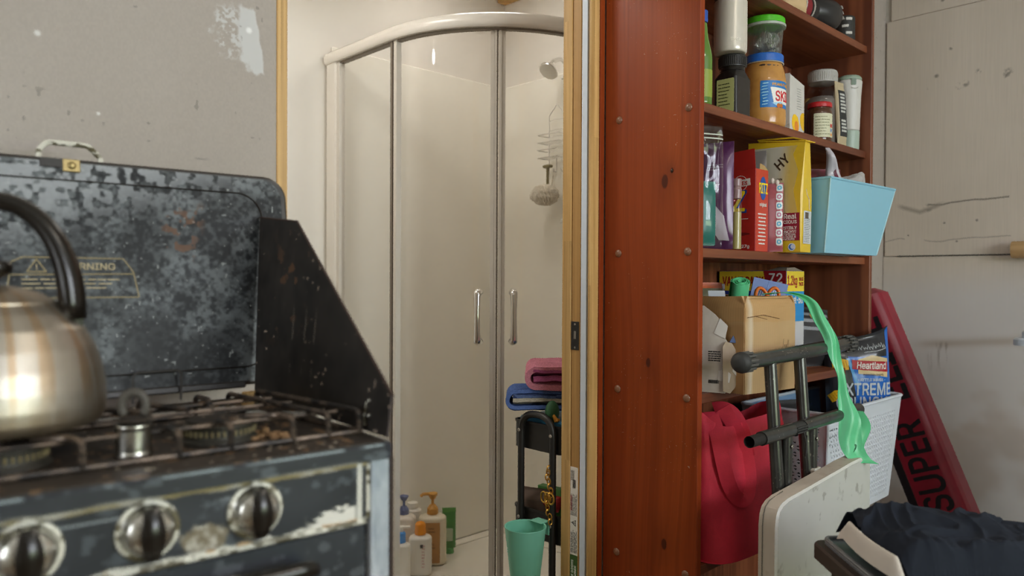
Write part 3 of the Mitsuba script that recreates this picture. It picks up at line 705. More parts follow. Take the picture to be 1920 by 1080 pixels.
# ---------------------------------------------------------------- camp stove (its own axes: u along the front, v towards the wall, w up from the cooktop)
SM = np.eye(4); a_ = math.radians(-4.7)
SM[:3, :3] = [[math.cos(a_), -math.sin(a_), 0], [math.sin(a_), math.cos(a_), 0], [0, 0, 1]]; SM[:3, 3] = [.4585, .650, 1.03]
SI = np.linalg.inv(SM)
def S(m): m = m.copy(); m.apply_transform(SM); return m
def loc(p):   # world point to stove axes, inside a procedural texture
    x, y, z = p.x - .4585, p.y - .650, p.z - 1.03
    return x * math.cos(a_) + y * math.sin(a_), -x * math.sin(a_) + y * math.cos(a_), z

def enamel(p, n, uv):
    u, v, w = loc(p)
    c = mix((0.013, 0.016, 0.022), (0.032, 0.037, 0.048), fbm(u * 26, v * 26, w * 34, 3))
    wear = fbm(u * 60, v * 60, w * 90, 4)
    c = mix(c, (0.20, 0.24, 0.27), smoothstep(0.58, 0.70, wear) * 0.28)
    streak = fbm(u * 30, v * 3, w * 260, 3)
    low = smoothstep(-0.0135, -0.0175, w) * smoothstep(0.46, 0.60, streak + 0.22 * smoothstep(-0.22, -0.32, u))
    c = mix(c, (0.52, 0.50, 0.43), low * 0.8)
    edge = smoothstep(-0.003, -0.001, w) * smoothstep(0.35, 0.55, fbm(u * 40, w * 10, 3.0, 3)) * smoothstep(0.004, 0.0, v)
    return mix(c, (0.33, 0.40, 0.43), edge * 0.9)
mat('blue_black_enamel', proc(enamel), 0.34, coat=0.15)

def panel_enamel(p, n, uv):
    u, v, w = loc(p)
    c = mix((0.015, 0.018, 0.024), (0.034, 0.039, 0.049), fbm(u * 22, w * 22, 1.0, 3))
    c = mix(c, (0.16, 0.19, 0.22), smoothstep(0.60, 0.72, fbm(u * 70, w * 90, 2.0, 4)) * 0.3)
    scratch = smoothstep(0.0013, 0.0006, dr.abs(w + 0.0305 + 0.002 * noise(u * 20, 4.0))) * smoothstep(0.3, 0.5, noise(u * 24, 7.0))
    c = mix(c, (0.33, 0.37, 0.40), scratch * 0.6)
    # bare metal showing where the lower edge has chipped, and one worn patch
    chip = smoothstep(-0.0735, -0.0765, w + 0.006 * (fbm(u * 90, 3.0, 0.0, 3) - 0.5))
    c = mix(c, (0.66, 0.64, 0.58), chip)
    big = smoothstep(-0.0665, -0.0690, w + 0.022 * (fbm(u * 70, w * 170, 5.0, 3) - 0.5) - 0.16 * dr.clip(u + 0.09, 0.0, 0.1)) * smoothstep(-0.098, -0.085, u)
    c = mix(c, (0.74, 0.72, 0.66), big * smoothstep(-0.0385, -0.045, u))
    rust = smoothstep(0.62, 0.70, noise(u * 70, 3.0)) * chip
    c = mix(c, (0.42, 0.22, 0.05), rust * 0.85)
    d = dr.sqrt(dr.square((u + 0.190) / 0.024) + dr.square((w + 0.063) / 0.013)) + 0.5 * (fbm(u * 160, w * 160, 1.0, 3) - 0.5)
    worn = smoothstep(1.0, 0.75, d)
    c = mix(c, mix((0.20, 0.165, 0.11), (0.55, 0.52, 0.45), smoothstep(0.4, 0.75, fbm(u * 190, w * 190, 6.0, 3))), worn * 0.9)
    top = smoothstep(-0.0232, -0.0212, w + 0.003 * (fbm(u * 60, 8.0, 0.0, 3) - .5))
    c = mix(c, mix((0.30, 0.24, 0.10), (0.50, 0.47, 0.40), smoothstep(0.35, 0.65, fbm(u * 55, w * 200, 2.0, 3))), top * 0.9)
    right_ = smoothstep(-0.0415, -0.0395, u)
    return mix(c, (0.64, 0.63, 0.57), right_ * smoothstep(-0.0335, -0.0365, u) )
mat('panel_enamel', proc(panel_enamel), 0.34, coat=0.1)
mat('door_enamel', proc(lambda p, n, uv: mix(mix((0.014, 0.018, 0.024), (0.034, 0.040, 0.050), fbm(p.x * 18, p.y * 18, p.z * 18, 3)), (0.17, 0.19, 0.21), smoothstep(0.60, 0.72, fbm(p.x * 60, p.y * 30, p.z * 60, 3)) * 0.3)), 0.34, coat=0.3)

def cooktop(p, n, uv):
    u, v, w = loc(p)
    c = mix((0.012, 0.009, 0.007), (0.040, 0.029, 0.021), fbm(u * 30, v * 30, 1.0, 4))
    c = mix(c, (0.17, 0.095, 0.045), smoothstep(0.60, 0.72, fbm(u * 75, v * 75, 2.0, 3)) * 0.7)
    crumbs = smoothstep(0.86, 0.90, noise(u * 150, v * 150, 3.0)) * smoothstep(0.5, 0.6, fbm(u * 18, v * 18, 5.0, 2))
    return mix(c, (0.5, 0.42, 0.33), crumbs * 0.8)
mat('burnt_top', proc(cooktop), 0.5)

def lid_enamel(p, n, uv):
    u, v, w = loc(p)
    b = fbm(u * 22, w * 22, 0.0, 3)
    f1 = fbm(u * 150, w * 150, 3.0, 3)
    f2 = noise(u * 260, w * 260, 5.0)
    blot = smoothstep(0.30, 0.72, f1 * 0.75 + 0.25 * f2 + 0.35 * (b - 0.5))
    c = mix((0.013, 0.015, 0.017), (0.098, 0.108, 0.114), blot)
    c = c * (0.60 + 0.75 * smoothstep(0.30, 0.70, b))
    pale = smoothstep(0.0, 0.10, w - 0.215 - 0.35 * (u + 0.20)) * smoothstep(0.34, 0.52, fbm(u * 120, w * 120, 9.0, 2))
    c = mix(c, (0.36, 0.375, 0.40), pale * 0.85)
    burnt = smoothstep(0.42, 0.60, fbm(u * 14, w * 14, 21.0, 4)) * smoothstep(0.22, 0.10, w + 0.10 * (b - .5))
    c = mix(c, (0.014, 0.015, 0.016), burnt * 0.75)
    ru = smoothstep(0.60, 0.66, fbm(u * 80, w * 80, 12.0, 3)) * smoothstep(0.035, 0.015, dr.abs(u + 0.095 - 0.25 * (w - 0.23))) * smoothstep(0.06, 0.03, dr.abs(w - 0.225))
    c = mix(c, (0.12, 0.055, 0.025), ru * 0.85)
    sp = smoothstep(0.93, 0.95, noise(u * 240, w * 240, 4.0))
    return mix(c, (0.5, 0.52, 0.52), sp * 0.5)
mat('worn_lid', proc(lid_enamel), 0.48, spec=0.25)

def soot(p, n, uv):
    u, v, w = loc(p)
    c = mix((0.010, 0.009, 0.008), (0.034, 0.028, 0.024), fbm(v * 30, w * 30, 1.0, 3))
    c = mix(c, (0.10, 0.05, 0.025), smoothstep(0.64, 0.72, fbm(v * 60, w * 60, 4.0, 3)) * smoothstep(0.10, 0.0, dr.abs(v - 0.30)) * smoothstep(0.10, 0.02, dr.abs(w - 0.16)))
    run = smoothstep(0.0010, 0.0004, dr.abs(noise(w * 9, 2.0) * 0.012 + v - 0.252)) + smoothstep(0.0010, 0.0004, dr.abs(noise(w * 12, 5.0) * 0.01 + v - 0.283)) + smoothstep(0.0009, 0.0004, dr.abs(v - 0.213 + 0.004 * noise(w * 14, 8.0)))
    c = mix(c, (0.26, 0.23, 0.19), run * smoothstep(0.04, 0.06, w) * smoothstep(0.165, 0.14, w) * smoothstep(0.35, 0.6, noise(w * 40, v * 4)))
    sp = smoothstep(0.90, 0.925, noise(v * 170, w * 170, 4.0)) * smoothstep(0.52, 0.6, noise(v * 22, w * 22))
    return mix(c, (0.42, 0.33, 0.26), sp * 0.8)
mat('sooty_black', proc(soot), 0.46)
mat('grate_wire', proc(lambda p, n, uv: mix((0.035, 0.031, 0.029), (0.19, 0.140, 0.105), smoothstep(0.30, 0.75, fbm(p.x * 60, p.y * 60, p.z * 120, 3)))), 0.30, metal=0.6)
mat('pale_metal', proc(lambda p, n, uv: mix((0.33, 0.38, 0.45), (0.60, 0.64, 0.70), smoothstep(0.3, 0.7, fbm(p.x * 40, p.y * 40, p.z * 16, 4)))), 0.38, metal=0.35)
mat('cream_chipped', proc(lambda p, n, uv: mix((0.10, 0.085, 0.045), (0.66, 0.64, 0.56), smoothstep(0.40, 0.50, fbm(p.x * 85, p.y * 85, p.z * 110, 3)))), 0.4)
mat('brass', (0.42, 0.32, 0.14), 0.4, metal=0.7)
mat('steel_knob', (0.70, 0.68, 0.63), 0.24, metal=1.0)
mat('black_gloss', '17130f', .25)

bench = thing('stove_bench', 'dark timber bench carrying the camp stove', 'bench')
obj('top', S(bx(-.62, .06, .0, .46, -.488, -.452, .003)), 'floor_board', bench)
for uu in (-.58, -.02):
    for vv in (.04, .40): obj('leg', S(bx(uu, uu + .05, vv, vv + .05, -1.03, -.4885, .002)), 'floor_board', bench)
W0 = -.475           # left end of the stove
sv = thing('camp_stove', 'battered blue-black camp stove with raised speckled lid', 'stove')
obj('body', S(cat(bx(W0 + .004, -.004, .022, .385, -.44, -.016, .002))), 'blue_black_enamel', sv)
for uu in (W0 + .02, -.05):
    for vv in (.05, .34): obj('foot', S(bx(uu, uu + .03, vv, vv + .03, -.4515, -.4402, .002)), BK, sv)
lip = rrect(W0, 0, 0, .395, .014)
ct = obj('cooktop', S(ext(lip, .016, frame([0, 0, -.0162], [1, 0, 0], [0, 1, 0]), .002)), 'blue_black_enamel', sv, 25)
obj('pan', S(ext(rrect(W0 + .007, -.007, .007, .388, .010), .0012, frame([0, 0, -.0004], [1, 0, 0], [0, 1, 0]))), 'burnt_top', ct)
cp = obj('control_panel', S(ext(rrect(W0 + .027, -.0272, -.0785, -.0172, .004), .012, frame([0, .0215, 0], [1, 0, 0], [0, 0, 1]), .002)), 'panel_enamel', sv)
obj('panel_edge', S(tube([(W0 + .032, .0098, -.0790), (-.0335, .0098, -.0790), (-.0285, .0098, -.0740), (-.0285, .0098, -.0200)], .0022, 8)), 'cream_chipped', cp)
for s_, u0 in ((1, -.0255), (-1, W0 + .0005)):
    ps = obj('side_post', S(cat(bx(u0, u0 + .025, .0115, .024, -.44, -.0168, .003), bx(u0 + .0 * s_, u0 + .004, .0085, .0118, -.44, -.0168, .001))), 'pale_metal', sv)
    labels[ps] = {'label': 'pale scuffed corner post'}
obj('side_panel', S(bx(-.0005, .0035, .012, .38, -.44, -.018, .001)), mat('rusty_black', (.035, .02, .015), .5), sv)
dr_ = obj('oven_door', S(ext(rrect(W0 + .030, -.030, -.415, -.0825, .006), .010, frame([0, .0213, 0], [1, 0, 0], [0, 0, 1]), .002)), 'door_enamel', sv)
obj('door_lip', S(bx(W0 + .030, -.030, .0085, .0210, -.0818, -.0795, .0008)), 'cream_chipped', dr_)
obj('door_handle', S(tube(fillet([(-.098, .012, -.125), (-.098, -.024, -.100), (-.375, -.024, -.100), (-.375, .012, -.125)], .02, 6), .0075, 12)), 'black_gloss', dr_)
obj('handle_grip', S(tube([(-.172, -.024, -.100), (-.30, -.024, -.100)], .0088, 14)), 'cream_chipped', dr_)
obj('vent_trim', S(bx(-.29, -.16, .0060, .0112, -.1235, -.1165, .0005)), 'pale_metal', dr_)

kn0 = rounded([(0, -.002), (.0238, -.002), (.0238, .002), (.0205, .006), (.0198, .013), (.012, .0195), (0, .0205)], .006, 4)
for i, ku in enumerate((-.146, -.2387, -.3265)):
    o = (ku, .0096, -.0458)
    kk = obj('knob', S(lathe(kn0, 40).apply_transform(frame(o, [1, 0, 0], [0, 0, 1]))), 'steel_knob', sv, 40)
    labels[kk] = {'label': ['right steel control knob', 'middle steel control knob', 'left steel control knob'][i]}
    obj('bezel', S(lathe(rounded([(.0215, .0005), (.0262, .0005), (.0262, .0025), (.0240, .0035), (.0215, .0035)], .001), 40).apply_transform(frame((ku, .0096, -.0458), [1, 0, 0], [0, 0, 1]))), 'cream_chipped', kk)
    rid = grid(lambda u, v: ((v - .5) * (.0095 + .0105 * np.sin(PI * np.clip(u * 1.0, 0, 1))), (u - .5) * .0455, .0165 + .0085 * np.sin(PI * u) ** .7 * (1 - .9 * np.abs(v - .5) ** 2 * 2)), 21, 9)
    skirt = cat(rid, *[grid(lambda u, v, s=s: (s * .5 * (.0095 + .0105 * np.sin(PI * u)), (u - .5) * .0455, v * (.0165 + .0085 * np.sin(PI * u) ** .7 * .55)), 21, 3) for s in (1, -1)])
    obj('pointer', S(skirt.apply_transform(frame(o, [1, 0, 0], [0, 0, 1]))), 'black_gloss', kk, 40)
    obj('index_mark', S(bx(ku - .003, ku + .003, .0070, .0094, -.0205, -.0165, .0005)), flat('c4c0b4', .4), kk)

# burners and the wire grate
GS = -.036 / .207        # the grate sits a little askew
def gp(u, v, w): return (u + GS * (v - .055), v, w)
for bu in (-.142, -.333):
    bb = obj('burner', S(lathe(rounded([(0, .0009), (.040, .0009), (.040, .003), (.036, .006), (.036, .0165), (.040, .0175), (.040, .0195), (.033, .0205), (0, .0205)], .0015), 48, (bu, .125, 0))), mat('burner_iron' if bu > -.2 else 'burner_iron_2', (.030, .027, .020), .55), sv)
    obj('cap', S(lathe(rounded([(0, .0207), (.031, .0207), (.032, .0222), (.026, .0232), (0, .0235)], .001), 40, (bu, .125, 0))), 'burnt_top', bb)
    obj('ports', S(cat(*[bx(bu + .0365 * math.cos(t) - .001, bu + .0365 * math.cos(t) + .001, .125 + .0365 * math.sin(t) - .001, .125 + .0365 * math.sin(t) + .001, .009, .0145, 0) for t in np.arange(40) * PI / 20])), flat('6b5c34', .5), bb)
gr_ = obj('grate', S(tube([gp(-.012, .056, .0038), gp(-.462, .056, .0038), gp(-.462, .262, .0038), gp(-.012, .262, .0038)], .0030, 8, True)), 'grate_wire', sv)
def rod(pts, r=.0033): return obj('rod', S(tube(fillet([gp(*p) for p in pts], .007, 4), r, 8)), 'grate_wire', gr_)
H_ = .0265
for gu in (-.014, -.050): rod([(gu, .056, .004), (gu, .056, H_), (gu, .262, H_), (gu, .262, .004)])
for c_ in (-.142, -.333):
    for du, tip in ((.053, .030), (-.010, .006), (-.058, -.034)):
        u0 = c_ + du
        rod([(u0, .056, .004), (u0, .056, H_), (u0, .082, H_), (c_ + tip, .104, H_ - .0015)])
        rod([(u0, .262, .004), (u0, .262, H_), (u0, .232, H_), (c_ + tip, .176, H_ - .0015)])
rod([(-.462, .056, .004), (-.462, .056, H_), (-.462, .262, H_), (-.462, .262, .004)])
for vv in (.090, .178, .222): obj('cross_wire', S(tube([gp(-.018, vv, H_ - .0045), gp(-.455, vv, H_ - .0045)], .0024, 8)), 'grate_wire', gr_)
sl = obj('gap_strip', S(cat(bx(-.46, -.060, .306, .313, .0009, .0025, .0004))), flat('b8b8b4', .4), ct)  # pale inlay put in for the bright view through the gap
labels[sl] = {'label': 'pale strip standing in for the gap behind the cooktop'}
obj('gap_strip', S(hexa([(-.060, .270, .0009), (.0, .200, .0009), (-.004, .196, .0009), (-.066, .262, .0009)], [(-.060, .270, .0025), (.0, .200, .0025), (-.004, .196, .0025), (-.066, .262, .0025)])), flat('b8b8b4', .4), ct)
tag(obj('wood_chip', S(bx(-.052, -.034, .300, .312, .0010, .020, .001)), 'raw_pine'), 'small pale wood block lying at the back of the cooktop', 'wood block')
cr = np.random.default_rng(4)
tag(obj('food_crumbs', S(cat(*[move(trimesh.creation.icosphere(1, .0024 + .002 * cr.random()), np.diag([1.3, .9, .7]), (-.100 + .016 * cr.normal(), .100 + .010 * cr.normal(), .0028)) for _ in range(26)], move(trimesh.creation.icosphere(1, .0045), None, (-.098, .108, .006)))), flat('8a6a48', .8)), 'brown food crumbs beside the right burner', 'crumbs', kind='stuff')

# lid, leaning back against nothing but its hinge
LA = math.atan2(.048, .325)
LM = SM @ np.array(frame([0, .402, .012], [1, 0, 0], [0, math.sin(LA), math.cos(LA)]))     # x along u, y up the lid, z towards the cook
def L(m): m = m.copy(); m.apply_transform(LM); return m
lx0, lx1, ly1 = -.545, .066, .318
lid = obj('lid', L(ext(rrect(lx0, lx1, .004, ly1, .034, 8), .016, frame([0, 0, -.020], [1, 0, 0], [0, 1, 0]), .004)), 'sooty_black', sv, 30)
labels[lid] = {'label': 'raised speckled lid'}
inner = rrect(lx0 + .004, lx1 - .010, .010, ly1 - .006, .030, 8)
obj('lid_face', L(ext(inner, .0012, frame([0, 0, -.0040], [1, 0, 0], [0, 1, 0]))), 'worn_lid', lid, False)
gx = np.array(rrect(lx0 + .035, lx1 - .042, .03, ly1 - .030, .036, 8).exterior.coords)[:-1]
obj('pressed_bead', L(tube(np.c_[gx, np.full(len(gx), -.0026)], .0012, 6, True)), 'black_gloss', lid)
obj('bottom_rail', L(bx(lx0 + .03, -.014, .0, .010, -.018, .004, .002)), 'sooty_black', lid)
hg = obj('carry_handle', L(tube(fillet([(-.262, ly1 - .004, -.012), (-.262, ly1 + .010, -.012), (-.252, ly1 + .022, -.012), (-.205, ly1 + .022, -.012), (-.190, ly1 + .006, -.012), (-.190, ly1 - .006, -.012)], .004, 3), .0036, 8)), 'cream_chipped', lid)
labels[hg] = {'label': 'chipped cream carry handle'}
obj('latch', L(cat(bx(-.2365, -.2165, ly1 - .019, ly1 - .002, -.003, .001, .001), move(trimesh.creation.icosphere(2, .0052), np.diag([1, 1, .6]), (-.2265, ly1 - .0105, .0012)))), 'brass', lid)
obj('latch_plate', L(bx(-.262, -.2365, ly1 - .014, ly1 - .002, -.003, -.0005, .0005)), 'sooty_black', lid)
# the warning plate printed on the lid
gold = mat('gold_print', (.36, .29, .16), .5)
def ln(*p): return tube(np.array([[*q, -.0026] for q in p]), .0008, 5)
def on_lid(m, x, y): return L(move(m, None, (x, y, -.0027)))
ox, oy = -.2205, .1455
pr = [(-.074, .034), (-.062, .040), (.052, .040), (.064, .022), (.070, -.012), (-.080, -.012), (-.078, .006)]
obj('warning_frame', L(cat(*[ln((ox + a[0], oy + a[1]), (ox + b[0], oy + b[1])) for a, b in zip(pr, pr[1:] + pr[:1])], ln((ox - .076, oy + .0175), (ox + .065, oy + .0195)))), gold, lid, False)
tt = [(-.058, .0215), (-.037, .0215), (-.0475, .0375)]
obj('warning_triangle', cat(L(cat(*[ln((ox + a[0], oy + a[1]), (ox + b[0], oy + b[1])) for a, b in zip(tt, tt[1:] + tt[:1])])), on_lid(text('!', .007), ox - .0475, oy + .0275)), gold, lid, False)
obj('warning_lettering', on_lid(wtext('WARNING', .064, .0085), ox + .010, oy + .029), gold, lid, False)
obj('fine_print', cat(*[on_lid(bars(1, .118, .0016, .006, 20 + i, .15 if i < 2 else .45), ox - .005, oy + .0125 - .0055 * i) for i in range(3)]), gold, lid, False)

# the side wind shield: a flat folding plate
wq = [(.0, .438, .261), (.0, .300, .2475), (.0, .010, .047), (.0, .012, .003), (.0, .392, .002)]
def wpt(p, t): return (-.004 + .024 * p[2] / .25 + t, p[1], p[2])
ws_ = obj('wind_shield', S(trimesh.convex.convex_hull(np.array([wpt(p, t) for p in wq for t in (-.0012, .0012)]))), 'sooty_black', sv)
labels[ws_] = {'label': 'sooty folding wind shield'}
obj('edge_fold', S(cat(*[tube([wpt(a, 0), wpt(b, 0)], .0018, 6) for a, b in zip(wq[:3], wq[1:4])])), 'rusty_black', ws_)
obj('hinge_pin', S(cat(*[move(trimesh.creation.icosphere(1, .0022), None, wpt(p, -.002)) for p in ((0, .055, .036), (0, .053, .020))])), 'steel_knob', ws_)
obj('hinge_pin', S(tube([wpt((0, .060, .034), -.002), wpt((0, .063, .020), -.002), wpt((0, .060, .008), -.002)], .0013, 6)), 'cream_chipped', ws_)
obj('lid_prop', S(cat(tube(fillet([(-.165, .395, .004), (-.165, .392, .045), (-.105, .392, .045), (-.105, .395, .004)], .008), .0016, 6))), 'sooty_black', sv)

# ---------------------------------------------------------------- kettle and its whistle
def kettle_steel(p, n, uv):
    u, v, w = loc(p)
    a = dr.atan2(v - KV[1], u - KV[0])
    c = mix((0.44, 0.385, 0.32), (0.62, 0.575, 0.51), fbm(a * 7, w * 6, 1.0, 3))
    run = smoothstep(0.58, 0.66, noise(a * 16, w * 5, 2.0)) * smoothstep(0.04, 0.08, w)
    c = mix(c, (0.42, 0.25, 0.10), run * 0.55)
    tarn = smoothstep(0.062, 0.036, w + 0.02 * (fbm(a * 12, 2.0, 0.0, 3) - .5))
    c = mix(c, (0.30, 0.20, 0.10), tarn * 0.6)
    return mix(c, (0.50, 0.36, 0.24), smoothstep(0.13, 0.16, w) * 0.5)
KV = (-.335, .170)
mat('kettle_steel', proc(kettle_steel), 0.42, metal=0.95)
kt = thing('kettle', 'domed stainless steel kettle with black arched handle on the stove', 'kettle')
K0 = (KV[0], KV[1], .0298)
prof = [(0, 0), (.083, 0), (.0905, .003), (.0935, .010), (.0945, .022), (.0938, .038), (.091, .055), (.085, .074), (.0755, .092), (.063, .106), (.052, .1145), (.0500, .117), (.0465, .119), (.0455, .121), (.040, .1255), (.028, .1300), (.012, .1325), (0, .133)]
obj('body', S(lathe(rounded(prof[:11], .002, 2), 72, K0)), 'kettle_steel', kt, True)
obj('lid', S(lathe(rounded([(0, .112), (.0525, .1135), (.0525, .1165), (.048, .1195), (.038, .1255), (.024, .1300), (.010, .1325), (0, .133)], .001), 60, K0)), 'kettle_steel', kt, 40)
obj('lid_knob', S(lathe(rounded([(0, .1325), (.006, .1325), (.006, .139), (.0155, .143), (.0175, .149), (.015, .155), (0, .157)], .003), 32, K0)), 'black_gloss', kt, 40)
hd_ = []
hr = .0660
hdir = np.array([.95, -.31])         # the handle's arch runs roughly across the picture
for t in np.linspace(0, PI, 33):
    q = hr * math.cos(t); hd_.append((KV[0] + hdir[0] * q, KV[1] + hdir[1] * q, .0298 + .100 + .112 * math.sin(t) ** .85))
obj('handle', S(tube(hd_, .0088 + .0035 * np.abs(np.cos(np.linspace(0, PI, 33))) ** 3, 14, flat_=1.5, upref=[hdir[0], hdir[1], 0])), 'black_gloss', kt, True)
for s in (1, -1):
    q = (KV[0] + s * hdir[0] * .066, KV[1] + s * hdir[1] * .066)
    obj('handle_bracket', S(hexa([(q[0] - .007, q[1] - .007, .112), (q[0] + .007, q[1] - .007, .112), (q[0] + .007, q[1] + .007, .112), (q[0] - .007, q[1] + .007, .112)], [(q[0] - .008, q[1] - .008, .136), (q[0] + .008, q[1] - .008, .136), (q[0] + .008, q[1] + .008, .136), (q[0] - .008, q[1] + .008, .136)])), 'black_gloss', kt)
sd = np.array([-.55, -.83]); sp_ = [(KV[0] + sd[0] * q, KV[1] + sd[1] * q, z) for q, z in ((.080, .070), (.098, .084), (.112, .104))]
obj('spout', S(tube(sp_, [.016, .0145, .0130], 20)), 'kettle_steel', kt, True)
wt = thing('kettle_whistle', 'small polished steel whistle cap with grey loop standing on the stove', 'whistle')
WC = (-.2310, .0930, .0009)
obj('body', S(lathe(rounded([(0, 0), (.0165, 0), (.0165, .004), (.0155, .0055), (.0155, .026), (.0165, .028), (.0165, .031), (.006, .0335), (0, .0335)], .0012, 3), 40, WC)), 'steel_knob', wt, 40)
obj('collar', S(lathe(rounded([(0, .0337), (.016, .0337), (.0185, .0350), (.016, .0365), (0, .0368)], .001), 36, WC)), 'burnt_top', wt)
lp = [(WC[0] + .0105 * math.cos(t) * hdir[0], WC[1] + .0105 * math.cos(t) * hdir[1], .049 + .0125 * max(math.sin(t), -.95)) for t in np.linspace(-.75, PI + .75, 25)]
obj('loop', S(tube(lp, .0042, 12)), flat('4a4640', .55), wt, True)

# ---------------------------------------------------------------- bookshelf
bs = thing('bookshelf', 'tall red-stained pine bookshelf full of groceries beside the doorway', 'bookshelf')
XL, XR, YF, YB = 1.49, 2.475, .940, 1.2145
sp1 = obj('side_panel', bx(XL, XL + .018, YF, YB, 0, 2.34, .0018), 'stained_pine', bs)
sp2 = obj('side_panel', bx(XR, XR + .018, YF, YB, 0, 2.34, .0018), 'back_wood', bs)
obj('back_panel', bx(XL + .018, XR, YB - .009, YB, .02, 2.34, 0), 'back_wood', bs)
SHELVES = (.11, .535, .935, 1.275, 1.612, 1.945, 2.33)
for z in SHELVES: obj('shelf', bx(XL + .0182, XR - .0002, .955, YB - .0092, z - .022, z, .0015), 'shelf_wood', bs)
capm = mat('cap_brown', (.20, .085, .045), .28, coat=.5)
for z in (1.596, 1.266, .929, .522):
    for y in (1.1700, .9700): obj('screw_cap', lathe([(0, .0052), (.003, .0050), (.006, .0040), (.0085, .0022), (.0095, .0008), (.0097, 0), (0, 0)], 24).apply_transform(frame([XL - .0002, y, z], [0, -1, 0], [0, 0, 1])), capm, bs, True)
obj('screw', lathe([(0, .0015), (.0035, .0013), (.004, 0), (0, 0)], 14).apply_transform(frame([XL - .0002, 1.0142, 1.4556], [0, -1, 0], [0, 0, 1])), flat('3a2a20', .35, .6), bs, True)

def face_left(x, y, z): return frame([x, y, z], [0, -1, 0], [0, 0, 1])     # print on a face turned to -x
def face_front(x, y, z): return frame([x, y, z], [1, 0, 0], [0, 0, 1])     # print on a face turned to -y
def on(m, M): m = m.copy(); m.apply_transform(M); return m

# ---- second shelf from the top: jars and bottles (stands at 1.612)
Z = 1.6122
b = thing('sauce_bottle', 'green glass bottle with blue cap against the side panel', 'bottle')
bc_ = (1.572, .988, Z)
obj('body', lathe(rounded([(0, 0), (.024, 0), (.024, .120), (.014, .165), (.011, .200), (0, .200)], .01, 4), 32, bc_), mat('green_glass', (.10, .20, .03), .12, coat=.5), b, 40)
obj('cap', lathe(rounded([(0, .2002), (.013, .2002), (.013, .228), (0, .229)], .002), 24, bc_), flat('1f4fa8', .35), b)
obj('label', lathe([(.0243, .02), (.0243, .085)], 32, bc_), flat('8a9a3a', .5), b)
jb = thing('black_jar', 'squat black square jar with black lid under the white tumbler', 'jar')
jc = (1.726, .996, Z)
o_ = rrect(-.037, .037, -.032, .032, .009)
obj('body', move(cat(ext(o_, .094), hexa([(*c, .094) for c in np.array(o_.exterior.coords)[::3]], [(.030 * math.cos(t), .030 * math.sin(t), .113) for t in np.arange(16) * PI / 8])), rotz(0), jc), mat('dark_jar', (.012, .010, .009), .22, coat=.5), jb, 35)
obj('neck', lathe([(.0285, .112), (.031, .115), (.0295, .119), (.031, .1225), (0, .1225)], 32, jc), 'dark_jar', jb)
lidp = lathe(rounded([(0, .1227), (.0335, .1227), (.0340, .150), (.032, .1532), (0, .1537)], .002), 40, jc)
obj('lid', lidp, mat('grey_black', (.026, .025, .024), .4), jb)
obj('lid_ribs', cat(*[bx(jc[0] + .0338 * math.cos(t) - .0009, jc[0] + .0338 * math.cos(t) + .0009, jc[1] + .0338 * math.sin(t) - .0009, jc[1] + .0338 * math.sin(t) + .0009, Z + .126, Z + .148, 0) for t in np.arange(48) * PI / 24]), 'grey_black', jb)
lb = obj('label', ext(rrect(-.022, .026, .006, .090, .003), .0005, face_left(jc[0] - .0372, jc[1], Z)), flat('c2c684', .5), jb)
obj('fine_print', on(bars(7, .034, .002, .0085, 12).apply_translation([0, .078, .0005]), face_left(jc[0] - .0374, jc[1], Z)), flat('4a4f2c', .6), lb, False)
t_ = thing('tumbler', 'tall white insulated tumbler standing on the black jar', 'tumbler')
tc = (1.708, .992, Z + .1538)
obj('body', lathe(rounded([(0, 0), (.0385, 0), (.0405, .01), (.0405, .127), (.039, .132), (0, .132)], .004), 56, tc), mat('tumbler_white', (.62, .575, .49), .28, metal=.15), t_, 40)
obj('lid', lathe(rounded([(0, .1322), (.0395, .1322), (.040, .144), (.036, .148), (0, .148)], .003), 48, tc), flat('4a423a', .4), t_)
obj('lettering', wrap(wtext('three', .026, .009), .0406, math.radians(228), (tc[0], tc[1], tc[2] + .028)), flat('e8e2d4', .3), t_, False)
p_ = thing('peanut_butter_jar', 'large peanut butter jar with blue lid and blue label', 'jar')
pc = (1.940, 1.024, Z)
obj('body', lathe(rounded([(0, 0), (.048, 0), (.0575, .010), (.0585, .035), (.0570, .060), (.0570, .115), (.0585, .128), (.054, .158), (.0475, .176), (.0475, .180), (0, .180)], .010, 5), 64, pc), mat('peanut_butter', proc(lambda p, n, uv: mix((.42, .185, .040), (.56, .285, .075), fbm(p.x * 40, p.y * 40, p.z * 50, 3))), .16, coat=.6), p_, 40)
obj('smear', cat(*[wrap(ext(Polygon([(x + r * math.cos(t) * (1.3 + .4 * math.sin(3 * t + x * 90)), r * .6 * math.sin(t)) for t in np.arange(14) * PI / 7]), .0005), .0508, math.radians(218), (pc[0], pc[1], pc[2] + .167)) for x, r in ((-.012, .006), (.004, .004), (.018, .0025), (.030, .002))]), flat('3a2410', .4), p_, False)
obj('lid', lathe(rounded([(0, .1802), (.0515, .1802), (.0515, .199), (.0500, .202), (0, .202)], .0015), 56, pc), mat('blue_lid', (.022, .13, .50), .35), p_)
obj('rim', lathe([(.0505, .1770), (.0528, .1785), (.0505, .1800)], 48, pc), flat('c9c2ae', .4), p_)
LA_ = math.radians(209)
def onjar(m, x, y, d=0.0): return wrap(move(m, None, (x, y, d)), .0574, LA_, (pc[0], pc[1], pc[2] + .0865))
lb = obj('label', onjar(ext(rrect(-.010, .140, -.034, .038, .002), .0006), 0, 0), mat('label_blue', (.020, .175, .50), .35), p_, False)
obj('banner', onjar(ext(Polygon([(.016, .020), (.130, .014), (.130, -.024), (.026, -.024)]), .0004), 0, 0, .0007), flat('e6e4de', .4), lb, False)
obj('lettering', onjar(wtext('SKIPPY', .094, .026), .0770, -.003, .0012), flat('c01f28', .4), lb, False)
